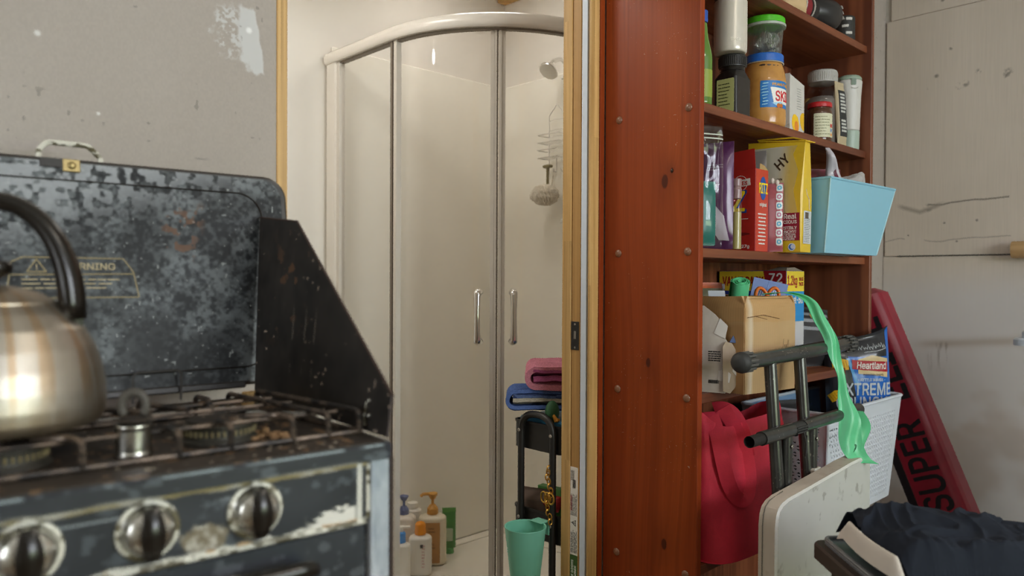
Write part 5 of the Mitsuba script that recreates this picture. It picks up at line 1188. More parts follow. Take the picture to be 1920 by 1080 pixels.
# ---- lower-middle shelf (stands at .935): cardboard box and what is in it
Z = .9352
def cardboard(p, n, uv):
    rib = 0.5 + 0.5 * dr.sin((p.x * 1.0 - p.y * .15) * 900)
    rib2 = 0.5 + 0.5 * dr.sin((p.y * 1.0 + p.x * .15) * 900)
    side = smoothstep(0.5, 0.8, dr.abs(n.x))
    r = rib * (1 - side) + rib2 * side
    c = mix((0.36, 0.215, 0.095), (0.50, 0.335, 0.170), fbm(p.x * 9 + p.y * 7, p.z * 9, 1.0, 3))
    c = c * (0.94 + 0.08 * r)
    # brown parcel tape over the top edges and round the corner
    tape = smoothstep(1.103, 1.106, p.z + .004 * noise(p.x * 30, p.y * 30)) 
    c = mix(c, c * mi.Color3f(0.98, 0.86, 0.66), tape * 0.6)
    c = mix(c, (0.33, 0.165, 0.055), side * 0.55 * smoothstep(1.11, 1.09, p.z) )  # side face browner by its normal: part tape, part painted shade
    worn = smoothstep(0.0, 0.02, p.x - 1.600 + .15 * (p.y - .885)) * smoothstep(0.030, 0.018, p.x - 1.600) * (1 - side)
    c = mix(c, (0.60, 0.52, 0.40), worn * 0.7)
    spot_ = smoothstep(0.06, 0.0, dr.sqrt(dr.square(p.x - 1.72) + dr.square((p.z - 1.12) * 1.5))) * smoothstep(.5, .6, fbm(p.x * 40, p.z * 40, 2.0, 3))
    return mix(c, (0.42, 0.24, 0.09), spot_ * 0.7)
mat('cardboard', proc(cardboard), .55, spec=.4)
cbx = thing('cardboard_box', 'worn brown cardboard box with tape, jutting out of the shelf', 'box')
A_, B_ = np.array([1.600, .887]), np.array([1.790, .858])
dv = np.array([.148, .989]); D_ = .225
cs_ = [A_, B_, B_ + dv * D_, A_ + dv * D_]
HB = .228
def boxwall(p, q, t=.004, h0=0, h1=HB, seed=0):
    p, q = np.array(p), np.array(q); nrm = np.array([(q - p)[1], -(q - p)[0]]); nrm = nrm / np.linalg.norm(nrm)
    def f(u, v):
        X = p[0] + (q[0] - p[0]) * u; Y = p[1] + (q[1] - p[1]) * u
        b = .006 * np.sin(PI * u) * np.sin(PI * v) + .002 * (meshkit.fbm(np.stack([X * 25, Y * 25, v * 7 + seed], -1), 3, seed) - .5) - .012 * np.clip((v - .86) / .14, 0, 1) ** 2
        return X + nrm[0] * b, Y + nrm[1] * b, Z + h0 + (h1 - h0) * v - .003 * np.sin(PI * u) * v
    return slabify(f, 24, 24, t)
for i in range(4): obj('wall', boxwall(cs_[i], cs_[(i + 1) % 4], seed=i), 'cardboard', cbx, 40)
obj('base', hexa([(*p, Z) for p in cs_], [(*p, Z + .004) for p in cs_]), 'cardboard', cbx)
def flap(p, q, out, drop, ln):
    p, q, out = np.array(p), np.array(q), np.array(out)
    return slabify(lambda u, v: (p[0] + (q[0] - p[0]) * u + out[0] * ln * v, p[1] + (q[1] - p[1]) * u + out[1] * ln * v, Z + HB - .004 - drop * v ** 1.5 + 0 * u), 10, 8, .003)
inn = dv
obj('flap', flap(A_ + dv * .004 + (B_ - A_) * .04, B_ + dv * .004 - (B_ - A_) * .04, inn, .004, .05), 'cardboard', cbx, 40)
obj('crease', cat(tube([(1.605, .882, 1.114), (1.66, .8715, 1.119), (1.72, .862, 1.109)], .0008, 5), tube([(1.630, .8775, 1.117), (1.675, .8700, 1.108)], .0007, 5)), flat('6e5030', .6), cbx)
ti = np.random.default_rng(5)
obj('tape_wrinkle', cat(*[tube([(1.735 + .006 * i + .004 * ti.random(), .8585 - .0012 * i, 1.045 + .018 * ti.random()), (1.727 + .006 * i, .8592 - .0012 * i, 1.000 + .015 * ti.random())], .0012, 6) for i in range(4)]), mat('tape_gloss', (.42, .30, .16), .15, coat=.8), cbx)

rl = thing('bin_liner_roll', 'roll of mint green bin liners standing in the cardboard box', 'bag roll')
R0 = (1.762, 1.000, 1.118)
GRN = mat('mint_film', (.105, .50, .24), .35)
a = np.linspace(0, 2 * PI * 4.4, 190)
spi = np.stack([(.007 + .0195 * a / a[-1]) * np.cos(a) * 1.10, (.007 + .0195 * a / a[-1]) * np.sin(a) * .85], 1)
pth = np.c_[spi, np.zeros(len(spi))]
t_s = np.gradient(spi, axis=0); t_s /= np.linalg.norm(t_s, axis=1, keepdims=True); n_s = np.stack([-t_s[:, 1], t_s[:, 0]], 1)
Vq = []; Fq = []
for i in range(len(spi)):
    for o_, z in ((-.0011, 0), (.0011, 0), (.0011, .088), (-.0011, .088)): Vq.append([*(spi[i] + n_s[i] * o_), z + (.002 * math.sin(a[i] * .7) if z else 0)])
    if i:
        for j in range(4): Fq += [[(i - 1) * 4 + j, (i - 1) * 4 + (j + 1) % 4, i * 4 + (j + 1) % 4], [(i - 1) * 4 + j, i * 4 + (j + 1) % 4, i * 4 + j]]
rm = trimesh.Trimesh(Vq, Fq, process=False); trimesh.repair.fix_normals(rm)
obj('spiral', move(rm, rot(24, [.72, -.69, 0]), R0), GRN, rl, 40)
obj('core', move(lathe([(0, .001), (.0066, .001), (.0066, .083), (0, .083)], 16), rot(24, [.72, -.69, 0]), R0), mat('mint_dark', (.02, .16, .07), .4), rl)
cdx = thing('card_packet', 'blue card packet with white lettering tilted in the cardboard box', 'packet')
MC = frame([1.876, .985, 1.120], [.75, -.66, -.22], [-.05, .1, 1])
obj('body', ext(sbox(-.045, -.01, .050, .082), .004, MC), mat('card_blue', (.018, .075, .30), .4), cdx, False)
obj('fold_line', ext(sbox(-.004, -.008, -.0025, .080), .0006, MC @ frame([0, 0, .0041], [1, 0, 0], [0, 1, 0])), flat('3f66a8', .4), cdx, False)
obj('print', cat(*[on(move(bars(3, .022, .0028, .006, 14 + i, .2), rot(80, [0, 0, 1]), (x, y, .0043)), MC) for i, (x, y) in enumerate(((-.028, .045), (.012, .052), (.034, .030)))]), flat('b8c0d0', .5), cdx, False)
sx = thing('scissors', 'orange handled scissors standing in the cardboard box', 'scissors')
ORG = mat('orange_plastic', (.66, .15, .02), .35)
for i, (px_, py_, tl) in enumerate(((1.812, .957, -.12), (1.858, .950, .12))):
    ring = [(.0145 * math.cos(t), 0, .026 * math.sin(t)) for t in np.linspace(0, 2 * PI, 25)[:-1]]
    obj('handle', move(tube(ring, .0045, 10, True, flat_=1.5), rot(-46, [0, 0, 1]) @ rot(14 * (1 if i else -1), [0, 1, 0]), (px_, py_, 1.1555)), ORG, sx, True)
obj('blades', cat(*[hexa([(1.832, .965, 1.030), (1.838, .963, 1.030), (1.838, .966, 1.031), (1.832, .968, 1.031)], [(x - .007, .958, 1.138), (x + .007, .954, 1.138), (x + .007, .957, 1.139), (x - .007, .961, 1.139)]) for x in (1.822, 1.846)]), flat('8c8c8c', .3, .9), sx)
tag(obj('olive_packet', packet(.10, .255, .03, frame([1.690, 1.045, Z + .006], [.75, -.66, 0], [.04, .12, 1]), .04, 71, .010), mat('olive_pack', proc(lambda p, n, uv: mix(mix((.11, .105, .06), (.20, .19, .12), fbm(p.x * 30, p.y * 30, p.z * 30, 3)), (.55, .11, .03), smoothstep(1.178, 1.182, p.z))), .4)), 'olive packet with orange top edge at the back left of the box', 'packet')
tag(obj('brown_packet', packet(.08, .250, .03, frame([1.772, 1.080, Z + .006], [.75, -.66, 0], [-.04, .10, 1]), .04, 73, .012), flat('3a2018', .4)), 'dark brown packet behind the green liner roll', 'packet')
tag(obj('paper', slabify(lambda u, v: (1.640 + .028 * u, 1.010 - .03 * u + .004 * np.sin(6 * v), 1.03 + .145 * v + .0 * u), 8, 12, .0012), flat('aeb4bd', .7), None), 'white folded paper left of the green liner roll', 'paper')

wx = thing('breakfast_box', 'yellow and blue value pack cereal box behind the cardboard box', 'box')
WX0, WX1, WY0, WY1, WH = 2.005, 2.112, .985, 1.195, .293
obj('body', bx(WX0, WX1, WY0, WY1, Z, Z + WH, .0008), mat('box_blue', (.018, .055, .36), .4), wx, False)
wl_, wf = face_left(WX0 - .0002, (WY0 + WY1) / 2, Z), face_front((WX0 + WX1) / 2, WY0 - .0002, Z)
yel = mat('box_yellow', (.80, .60, .035), .4)
obj('yellow_band', cat(on(ext(sbox(-.104, .235, .104, .292), .0004), wl_), on(ext(sbox(-.053, .235, .053, .292), .0004), wf)), yel, wx, False)
obj('red_band', on(ext(Polygon([(.048, .234), (.104, .234), (.104, .2925), (.036, .2925)]), .0008), wl_), flat('8e1722', .4), wx, False)
obj('light_blue_panel', on(ext(sbox(-.053, .15, .053, .235), .0004), wf), flat('1f86c8', .4), wx, False)
obj('white_panel', on(ext(sbox(-.053, .001, .053, .15), .0004), wf), flat('bdbdc0', .5), wx, False)
objs('lettering', [on(move(wtext('VALUE PACK', .130, .026), None, (-.028, .263, .0006)), wl_), on(move(wtext('1.2kg', .058, .026), None, (-.020, .262, .0006)), wf), on(move(wtext('VALUE', .028, .010), None, (.034, .270, .0006)), wf), on(move(wtext('PACK', .026, .010), None, (.034, .256, .0006)), wf)], flat('9c1f1c', .4), wx, False)
objs('white_lettering', [on(move(wtext('72', .040, .027), None, (.073, .272, .001)), wl_), on(move(wtext('BIX', .036, .012), None, (.075, .245, .001)), wl_), on(move(wtext('Weet-Bix', .090, .022), None, (0, .212, .0006)), wf)], flat('d8d6d4', .4), wx, False)
obj('open_flap', hexa([(WX0, WY0, Z + WH), (WX0, WY0 + .06, Z + WH), (WX1 - .01, WY0 + .06, Z + WH), (WX1 - .01, WY0, Z + WH)], [(WX0 + .01, WY0 + .004, Z + WH + .008), (WX0 + .02, WY0 + .05, Z + WH + .006), (WX1 - .05, WY0 + .05, Z + WH + .012), (WX1 - .05, WY0 + .004, Z + WH + .010)]), flat('8a7f70', .6), wx)

tp_ = thing('torn_carton', 'torn white carton with black print left of the cardboard box', 'carton')
MT = frame([1.576, .945, Z + .0005], [.35, -.94, 0], [.0, .0, 1])
r_ = np.random.default_rng(8)
tornL = [(-.05, 0), (.020, 0), (.030, .012), (.022, .060), (.030, .075), (.018, .100), (.026, .120), (.012, .140), (.018, .160), (-.004, .185), (-.03, .205), (-.05, .20)]
obj('panel', ext(Polygon(tornL), .0012, MT), mat('torn_card', proc(lambda p, n, uv: mix((.42, .37, .32), (.54, .49, .44), fbm(p.y * 60, p.z * 40, p.x * 60, 3))), .7), tp_, False)
objs('black_print', [on(move(bars(5, .030, .0028, .0052, 24, .1), None, (-.004, .098, .0014)), MT), on(move(bars(1, .024, .008, .01, 25, 0), None, (-.006, .030, .0014)), MT)], flat('2a2826', .6), tp_, False)
MT2 = frame([1.583, .9200, Z + .0005], [.86, -.5, 0], [.0, .0, 1])
torn2 = [(-.012, .006), (.006, .000), (.020, .014), (.026, .045), (.024, .075), (.018, .082), (.022, .100), (.010, .118), (-.006, .122), (-.014, .11)]
obj('torn_flap', ext(Polygon(torn2), .0014, MT2), flat('9a8873', .7), tp_, False)
objs('torn_edge', [ext(Polygon([(.012, .052), (.024, .038), (.026, .072), (.016, .088)]), .0010, MT2 @ frame([0, 0, .0016], [1, 0, 0], [0, 1, 0])), ext(Polygon([(.004, .03), (.030, .025), (.034, .045), (.020, .058), (.006, .052)]), .0012, MT @ frame([0, 0, .0016], [1, 0, 0], [0, 1, 0])), ext(Polygon([(-.006, .140), (.020, .128), (.026, .158), (.008, .176)]), .0012, MT @ frame([0, 0, .0016], [1, 0, 0], [0, 1, 0]))], flat('c9c4be', .6), tp_, False)
obj('blue_corner', ext(Polygon([(.004, .120), (.022, .118), (.014, .136)]), .0012, MT2), flat('1f3568', .5), tp_, False)

dk_ = thing('dark_packet', 'black and grey striped snack packet lying right of the cereal box', 'packet')
MD = frame([2.255, 1.060, Z + .001], [.86, -.42, -.12], [-.18, .30, .92])
obj('body', packet(.22, .19, .06, MD, .05, 81, .012), mat('charcoal_foil', (.030, .030, .033), .32, coat=.3), dk_, 40)
obj('stripe', cat(*[drape(ext(Polygon([(-.09, y0), (.10, y0 + .01), (.10, y0 + .020), (-.09, y0 + .012)]), .0006), .22, .19, .06, MD, .05, 81, .012) for y0 in (.105, .130, .152)]), flat('8d9096', .4), dk_, False)
obj('picture', cat(drape(ext(Point(0, 0).buffer(.026), .0006).apply_translation([.070, .135, 0]), .22, .19, .06, MD, .05, 81, .012)), flat('7a7a2c', .4), dk_, False)
obj('picture_edge', drape(ext(sbox(.02, .150, .085, .164), .0008), .22, .19, .06, MD, .05, 81, .012), flat('b08a50', .4), dk_, False)
obj('yellow_print', cat(*[drape(ext(Point(0, 0).buffer(.018), .0006).apply_translation([x, y, 0]), .22, .19, .06, MD, .05, 81, .012) for x, y in ((-.055, .060), (.02, .045))]), flat('a87a1c', .4), dk_, False)

# ---- bottom shelf (stands at .535): red tote and wicker-pattern basket
Z = .5352
bk_ = thing('tote_bag', 'red fabric tote bag with drooping handles on the bottom shelf', 'bag')
RED = mat('red_fabric', proc(lambda p, n, uv: mix((0.46, 0.012, 0.030), (0.62, 0.030, 0.060), fbm(p.x * 22, p.y * 22, p.z * 12, 3)) * (0.93 + 0.14 * noise(p.x * 500, p.y * 500, p.z * 500))), .7, sheen=.5)
def tote(u, v):
    # round the bag: front is towards the cook (-y); u goes round, v up
    a = 2 * PI * u
    w_, d_ = .185 * (1 + .05 * v), .085 * (1 - .25 * v ** 2)
    cx, cy = np.cos(a), np.sin(a)
    x = w_ * np.sign(cx) * np.abs(cx) ** .55; y = d_ * np.sign(cy) * np.abs(cy) ** .6
    n_ = meshkit.fbm(np.stack([cx * 1.5, cy * 1.5, v * 2.6], -1), 4, 17) - .5
    y = y + .026 * n_ * (.25 + v); x = x + .018 * (meshkit.fbm(np.stack([cx * 2, cy * 2, v * 3 + 5], -1), 3, 18) - .5)
    top = .345 + .03 * np.cos(2 * a + .6) - .035 * np.clip(cx, 0, 1)
    return 1.735 + x, .988 + y + .012 * v, Z + .001 + top * v
g_ = slabify(lambda u, v: tote(u, v), 80, 36, .0016)
obj('body', g_, RED, bk_, 50)
obj('base', slabify(lambda u, v: (1.735 + .185 * np.sign(np.cos(2 * PI * u)) * np.abs(np.cos(2 * PI * u)) ** .55 * v, 0.988 + .085 * np.sign(np.sin(2 * PI * u)) * np.abs(np.sin(2 * PI * u)) ** .6 * v, Z + .002 + 0 * u), 60, 4, .0016), RED, bk_)
def strap(pts, wdt, nrm, t=.0016, name='handle', par=bk_):
    p = np.array(pts, float); s = np.linspace(0, 1, len(p)); nrm = np.array(nrm, float)
    ss = np.linspace(0, 1, 40)
    from scipy.interpolate import make_interp_spline
    sp = make_interp_spline(s, p, k=3)
    tg = sp.derivative()(ss); tg /= np.linalg.norm(tg, axis=1, keepdims=True)
    sd = np.cross(tg, nrm); sd /= np.linalg.norm(sd, axis=1, keepdims=True)
    C_ = sp(ss)
    def f(u, v):
        i = np.clip((u * 39).round().astype(int), 0, 39)
        q = C_[i] + sd[i] * ((v - .5) * wdt)[..., None]
        return q[..., 0], q[..., 1], q[..., 2]
    return obj(name, slabify(f, 40, 5, t), RED, par, 40)
strap([(1.572, .955, .880), (1.566, .925, .80), (1.585, .910, .715), (1.640, .905, .680), (1.672, .912, .735), (1.660, .925, .81), (1.615, .950, .895)], .034, (-.85, -.5, .12))
strap([(1.655, 1.00, .885), (1.672, .955, .878), (1.690, .935, .83), (1.705, .930, .77)], .026, (-.85, -.5, .12))
obj('seam', tube([(1.640, .9385, Z + .004), (1.636, .929, Z + .06), (1.646, .918, .66), (1.652, .915, .70)], .0016, 6), mat('red_edge', (.55, .05, .08), .6), bk_)
tag(obj('blue_folder', bx(1.560, 1.640, 1.125, 1.138, Z, .893, .001), flat('6f93c8', .5)), 'light blue folder edge showing above the red tote', 'folder')

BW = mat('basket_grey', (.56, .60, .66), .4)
kb = thing('laundry_basket', 'grey-blue woven pattern plastic basket on the bottom shelf', 'basket')
bx0, bx1, by0, by1, bz0, bz1 = 1.970, 2.500, .850, 1.100, Z + .0005, .848
def taper(m):
    m = m.copy(); v = m.vertices.copy(); t = (v[:, 2] - bz0) / (bz1 - bz0); k = .86 + .14 * t
    cx, cy = (bx0 + bx1) / 2, (by0 + by1) / 2
    v[:, 0] = cx + (v[:, 0] - cx) * k; v[:, 1] = cy + (v[:, 1] - cy) * (.82 + .18 * t); m.vertices = v
    return m
def side_face(w, h, holes):
    return sbox(0, 0, w, h).difference(shapely.union_all(holes)) if holes else sbox(0, 0, w, h)
hh = bz1 - bz0
holesL = []
pit = .0215; wL = by1 - by0
for j in range(int((hh - .05) / (pit * .87))):
    for i in range(int(wL / pit) - 1):
        cx_, cy_ = .016 + pit * (i + .5 * (j % 2)), .022 + pit * .87 * j
        if cx_ > wL - .014: continue
        s = 1 if (i + j) % 2 else -1
        for k_ in (1, -1):
            tri_ = Polygon([(cx_ - .0080 * s, cy_ + k_ * .0030), (cx_ + .0004 * s, cy_ + k_ * .0080), (cx_ + .0052 * s, cy_ + k_ * .0020)])
            holesL.append(tri_)
slot = rrect(wL / 2 - .045, wL / 2 + .045, hh - .072, hh - .046, .012)
holesL = [q for q in holesL if not q.intersects(slot.buffer(.008))] + [slot]
# left face (turned to -x): local x runs towards the cook
FL = face_left(bx0 + .0022, by1, bz0)
def wallL(d): return taper(fine(ext(side_face(wL, hh, holesL), .0022, FL), .2))
obj('side', wallL(0), BW, kb, False)
holesF = []; wF = bx1 - bx0; pf_ = .0170
for j in range(int((hh - .045) / (pf_ * .9))):
    for i in range(int((wF - .04) / pf_)):
        cx_, cy_ = .026 + pf_ * (i + .5 * (j % 2)), .022 + pf_ * .9 * j
        r__ = .0030
        holesF.append(Polygon([(cx_ - r__ * 1.2, cy_), (cx_, cy_ + r__), (cx_ + r__ * 1.2, cy_), (cx_, cy_ - r__)]))
for j in range(3):
    for i in range(4): holesF.append(Polygon([(.012 + .013 * i, hh - .045 - .02 * j), (.019 + .013 * i, hh - .040 - .02 * j), (.021 + .013 * i, hh - .049 - .02 * j)]))
hs = shapely.union_all(holesF)
FF = face_front(bx0, by0 + .0022, bz0)
obj('side', taper(ext(sbox(0, 0, wF, hh).difference(hs), .0022, FF)), BW, kb, False)
knit = []
for j in range(int((hh - .045) / (pf_ * .9)) - 1):
    for i in range(int((wF - .04) / pf_)):
        cx_, cy_ = .026 + pf_ * (i + .5 * ((j + 1) % 2)), .022 + pf_ * .9 * (j + .5)
        knit.append(trimesh.convex.convex_hull(np.array([(cx_ - .0075, cy_ - .002, 0), (cx_ + .0075, cy_ + .002, 0), (cx_ - .005, cy_ + .0042, 0), (cx_ + .005, cy_ - .0042, 0), (cx_, cy_, .0026)])))
obj('weave_relief', taper(cat(*knit).apply_transform(face_front(bx0, by0 - .0001, bz0))), BW, kb, False)
labels[kb + '__weave_relief'] = {'kind': 'stuff'}
obj('side', taper(bx(bx1 - .0022, bx1, by0, by1, bz0, bz1, 0)), BW, kb, False)
back_h = [Polygon([(x - .004, z), (x, z + .004), (x + .004, z), (x, z - .004)]) for x in np.arange(.03, wF - .03, .022) for z in np.arange(hh - .11, hh - .03, .020)]
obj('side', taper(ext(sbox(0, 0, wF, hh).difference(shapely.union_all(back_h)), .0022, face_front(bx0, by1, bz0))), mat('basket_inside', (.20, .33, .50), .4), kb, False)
obj('base', taper(bx(bx0, bx1, by0, by1, bz0, bz0 + .003, 0)), BW, kb, False)
rimc = np.array(rrect(bx0 - .002, bx1 + .002, by0 - .002, by1 + .002, .02).exterior.coords)[:-1]
obj('rim', tube(np.c_[rimc, np.full(len(rimc), bz1)], .0052, 8, True, flat_=1.25), BW, kb, 40)
obj('corner_post', taper(tube([(bx0 + .001, by0 + .001, bz0), (bx0 + .001, by0 + .001, bz1)], .0045, 10)), BW, kb)
tag(obj('dark_pouch', packet(.15, .24, .05, frame([2.085, 1.005, Z + .08], [.9, -.4, 0], [0, .1, 1]), .04, 91, .01), flat('17181b', .5)), 'black packet inside the grey basket, left of the chips', 'packet')
tag(obj('blue_punched_box', cat(ext(sbox(-.045, 0, .045, .26).difference(shapely.union_all([Point(-.03 + .02 * i, .17 + .022 * j).buffer(.004, 3) for i in range(4) for j in range(4)])), .002, frame([2.190, 1.040, Z + .045], [.95, -.3, 0], [0, 0, 1]))), flat('3a6596', .45), None, False), 'blue perforated panel at the back of the grey basket', 'panel')

# bag of chips standing in the basket
cb_ = thing('chips_bag', 'inflated blue and black bag of potato chips in the basket', 'packet')
rr_ = np.array([.725, -.688, 0])
MH = frame(np.array([2.398, .938, .742]), rr_ + np.array([0, 0, .05]), [.085, -.075, 1.0])
CW, CH, CD = .198, .296, .070
def chipwarp(v):
    x, y = v[:, 0] / (CW / 2), np.clip(v[:, 1] / CH, 0, 1)
    v[:, 1] += .020 * np.sign(x) * np.abs(x) ** 3 * y ** 6 * (x > 0) - .014 * np.abs(x) ** 2 * (x < 0) * y ** 4 - .010 * np.exp(-((x + .1) / .4) ** 2) * y ** 5
    v[:, 2] += .014 * np.sin(x * 3.0 + .6) * y ** 5
    v[:, 0] *= 1 + .05 * y ** 8
    return v
cargs = (CW, CH, CD, MH, .04, 95, .007)
def chips(p, n, uv): return mi.Color3f(0.014, 0.014, 0.018)
obj('body', packet(CW, CH, CD, MH, .04, 95, .007, 40, 50, chipwarp), mat('chip_black', (.020, .021, .026), .26, coat=.5), cb_, 40)
def ch_(poly, off=.0007, d=.0005): return drape(ext(poly, d), *cargs, off=off, warp=chipwarp)
def ct_(s, w, h, x, y, off=.0022, rotd=0): return drape(move(wtext(s, w, h), rot(rotd, [0, 0, 1]), (x, y, 0)), *cargs, off=off, warp=chipwarp)
obj('blue_panel', ch_(Polygon([(-.040, .232), (.098, .222), (.098, .01), (-.06, .01), (-.02, .10)])), mat('chip_blue', (.012, .115, .46), .28, coat=.5), cb_, False)
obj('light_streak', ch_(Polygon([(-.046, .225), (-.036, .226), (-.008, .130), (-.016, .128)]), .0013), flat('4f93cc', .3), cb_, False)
obj('blue_corner', ch_(Polygon([(.080, .220), (.098, .220), (.098, .295), (.088, .29)])), 'chip_blue', cb_, False)
bn = obj('cream_banner', ch_(Polygon([(-.012, .222), (.030, .232), (.084, .216), (.080, .160), (.030, .172), (-.012, .176)]), .0014), flat('cbb489', .4), cb_, False)
rb_ = obj('red_banner', ch_(Polygon([(-.030, .222), (.082, .207), (.082, .176), (-.030, .192)]), .0020), flat('a01f2c', .4), cb_, False)
obj('brand_lettering', ct_('Heartland', .092, .021, .030, .200, .0030, -5), flat('d9d4ce', .4), cb_, False)
obj('small_lettering', ct_('POTATO CHIPS', .062, .0055, .034, .171, .0022, -4), flat('5a4a30', .5), cb_, False)
obj('range_lettering', ct_('- KETTLE WAVES -', .086, .0085, .028, .156, .0018, -3), flat('c4ced8', .4), cb_, False)
objs('big_lettering', [ct_('EXTREME', .165, .036, .010, .128, .0022, -2), ct_('CRUNCH', .155, .036, -.002, .086, .0022, -2)], flat('b4bcc4', .4), cb_, False)
obj('script_lettering', drape(cat(*[tube([(-.005 + .0085 * i, .252 + .003 * math.sin(i * 1.9), 0), (-.001 + .0085 * i, .262 + .005 * math.sin(i * 2.7), 0), (.003 + .0085 * i, .251 + .003 * math.sin(i * 1.3), 0)], .0011, 5) for i in range(10)], tube([(.01, .243, 0), (.05, .2425, 0), (.082, .246, 0)], .0009, 5)), *cargs, off=.0012, warp=chipwarp), flat('c9ccd0', .4), cb_, False)
def wavechip(x, y, a, s):
    q = Polygon([(-s, -.6 * s), (s * .8, -.75 * s), (s, .5 * s), (.2 * s, .85 * s), (-.9 * s, .5 * s)])
    return ch_(affinity.translate(affinity.rotate(q, a), x, y), .0014)
objs('chip_print', [wavechip(-.062, .205, 10, .024), wavechip(-.078, .110, 30, .020)], flat('d6a41a', .4), cb_, False)
obj('chip_ridges', cat(*[ch_(affinity.rotate(sbox(-.062 + .008 * i, .193, -.0605 + .008 * i, .217), 10, origin=(-.062, .205)), .0020, .0004) for i in range(-2, 3)], *[ch_(affinity.rotate(sbox(-.078 + .007 * i, .101, -.0767 + .007 * i, .121), 30, origin=(-.078, .11)), .0020, .0004) for i in range(-2, 2)]), flat('a87814', .4), cb_, False)

# ---------------------------------------------------------------- folded table in front of the bookshelf
def dirty_plastic(p, n, uv):
    c = mix((0.40, 0.405, 0.375), (0.47, 0.475, 0.445), fbm(p.x * 6, p.y * 6, p.z * 6, 3))
    g = smoothstep(0.60, 0.72, fbm(p.x * 60, p.y * 60, p.z * 44, 3)) * smoothstep(0.45, 0.65, fbm(p.x * 10, p.z * 10, 3.0, 3))
    c = mix(c, (0.20, 0.19, 0.165), g * 0.55)
    side = smoothstep(0.6, 0.9, dr.abs(n.x)) + smoothstep(0.6, 0.9, n.z)
    return mix(c, (0.42, 0.34, 0.265), dr.minimum(side, 1) * 0.75)
mat('table_plastic', proc(dirty_plastic), .5, spec=.35)
tb_ = thing('folding_table', 'pale grey folding table stood on end with its legs up', 'table')
oz = .0
sl_pts = [(1.432, 0.004), (1.434, .700), (1.438, .722), (1.446, .736), (1.462, .745), (1.490, .7505), (1.566, .7555), (1.650, .7615), (1.745, .7680), (1.800, .7725), (1.86, .7745), (1.905, .7735), (1.912, .770), (1.914, .760), (1.920, .004)]
slab = Polygon(sl_pts)
YS = .720
FS = frame([0, YS + .044, 0], [1, 0, 0], [0, 0, 1])
ring_b = slab.buffer(-.004, join_style=1)
def lay(poly, y0, y1): return ext(poly, y1 - y0, frame([0, y1, 0], [1, 0, 0], [0, 0, 1]))
def loft(pa, ya, pb, yb, n=160):
    def smp(p): return np.array([np.array(p.exterior.interpolate(t, normalized=True).coords[0]) for t in np.linspace(0, 1, n, endpoint=False)])
    a, b = smp(pa), smp(pb)
    k = np.argmin(((b - a[0]) ** 2).sum(1)); b = np.roll(b, -k, 0)
    V = np.vstack([np.c_[a[:, 0], np.full(n, ya), a[:, 1]], np.c_[b[:, 0], np.full(n, yb), b[:, 1]]])
    F = []
    for i in range(n):
        j = (i + 1) % n; F += [[i, j, n + j], [i, n + j, n + i]]
    return V, F, n
shell = cat(lay(slab.buffer(-.0045), YS, YS + .0005), lay(slab, YS + .0045, YS + .040))
V_, F_, n_ = loft(slab, YS + .0045, slab.buffer(-.0045), YS + .0002)
edge = trimesh.Trimesh(V_, F_, process=False)
obj('tabletop', shell, 'table_plastic', tb_, 30)
obj('edge_bevel', edge, mat('table_edge', (.56, .56, .53), .4), tb_, True)
obj('mould_line', cat(tube([(1.4312, YS + .031, .02), (1.4332, YS + .031, .700), (1.4372, YS + .031, .7225), (1.4455, YS + .031, .7370), (1.4620, YS + .031, .7462), (1.52, YS + .031, .7538)], .0009, 6)), flat('5a554c', .6), tb_)
obj('hinge_lug', cat(bx(1.70, 1.735, YS + .0401, YS + .060, .735, .768, .004)), 'table_plastic', tb_)
PIPE = mat('pipe_grey', proc(lambda p, n, uv: mix(mix((.050, .050, .047), (.095, .095, .089), fbm(p.x * 30, p.y * 30, p.z * 20, 3)), (.34, .31, .27), smoothstep(.84, .90, noise(p.x * 240, p.y * 240, p.z * 240)) * smoothstep(.5, .65, fbm(p.x * 24, p.z * 24, 0.0, 2)) * 0.6)), .24, metal=.7)
YB1 = .812
lg = obj('leg_frame', tube([(1.462, YB1, 1.0265), (2.000, YB1, 1.0365)], .0172, 20), PIPE, tb_, 40)
for xx, s in ((1.462, -1), (2.000, 1)):
    zc = 1.0265 if s < 0 else 1.0365
    capm_ = [lathe(rounded([(0, -.004), (.0200, -.004), (.0228, .006), (.0228, .012), (.018, .022), (.008, .027), (0, .0275)], .004, 4), 32)]
    ribs = [bx(.0200 * math.cos(t) - .0022, .0200 * math.cos(t) + .0022, .0200 * math.sin(t) - .0022, .0200 * math.sin(t) + .0022, -.022, .010, .0005) for t in np.arange(12) * PI / 6]
    M_ = frame([xx, YB1, zc], [0, 0, -s], [0, 1, 0])
    fc = obj('foot_cap', cat(*capm_).apply_transform(M_), mat('rubber_black', (.022, .022, .021), .6) if s < 0 else 'rubber_black', lg, 40)
    obj('sleeve', cat(*[bx(-.0026, .0026, -.0025, .0025, -.026, .010, .001).apply_translation([0, .0200, 0]).apply_transform(rot(math.degrees(t), [0, 0, 1])) for t in np.arange(13) * 2 * PI / 13]).apply_transform(M_), flat('4c4b48', .6), lg)
for xa, xb in ((1.578, 1.560), (1.722, 1.704)):
    obj('leg', tube([(xa, YB1 + .0, 1.018), (xb, YS + .058, .70), (xb - .004, YS + .054, .55)], .0138, 16), PIPE, tb_, 40)
YB2 = .778
br = obj('brace', tube([(1.476, YB2, .8675), (1.612, YB2, .8685)], .0150, 20, cap=False), PIPE, tb_, 40)
obj('pipe_mouth', lathe([(.0150, 0), (.0122, 0), (.0122, .05)], 24).apply_transform(frame([1.476, YB2, .8675], [0, 0, 1], [0, 1, 0])), flat('15110e', .7), br)
obj('brace', tube([(1.664, YB2, .8690), (1.985, YB2, .8715)], .0150, 20), PIPE, tb_, 40)
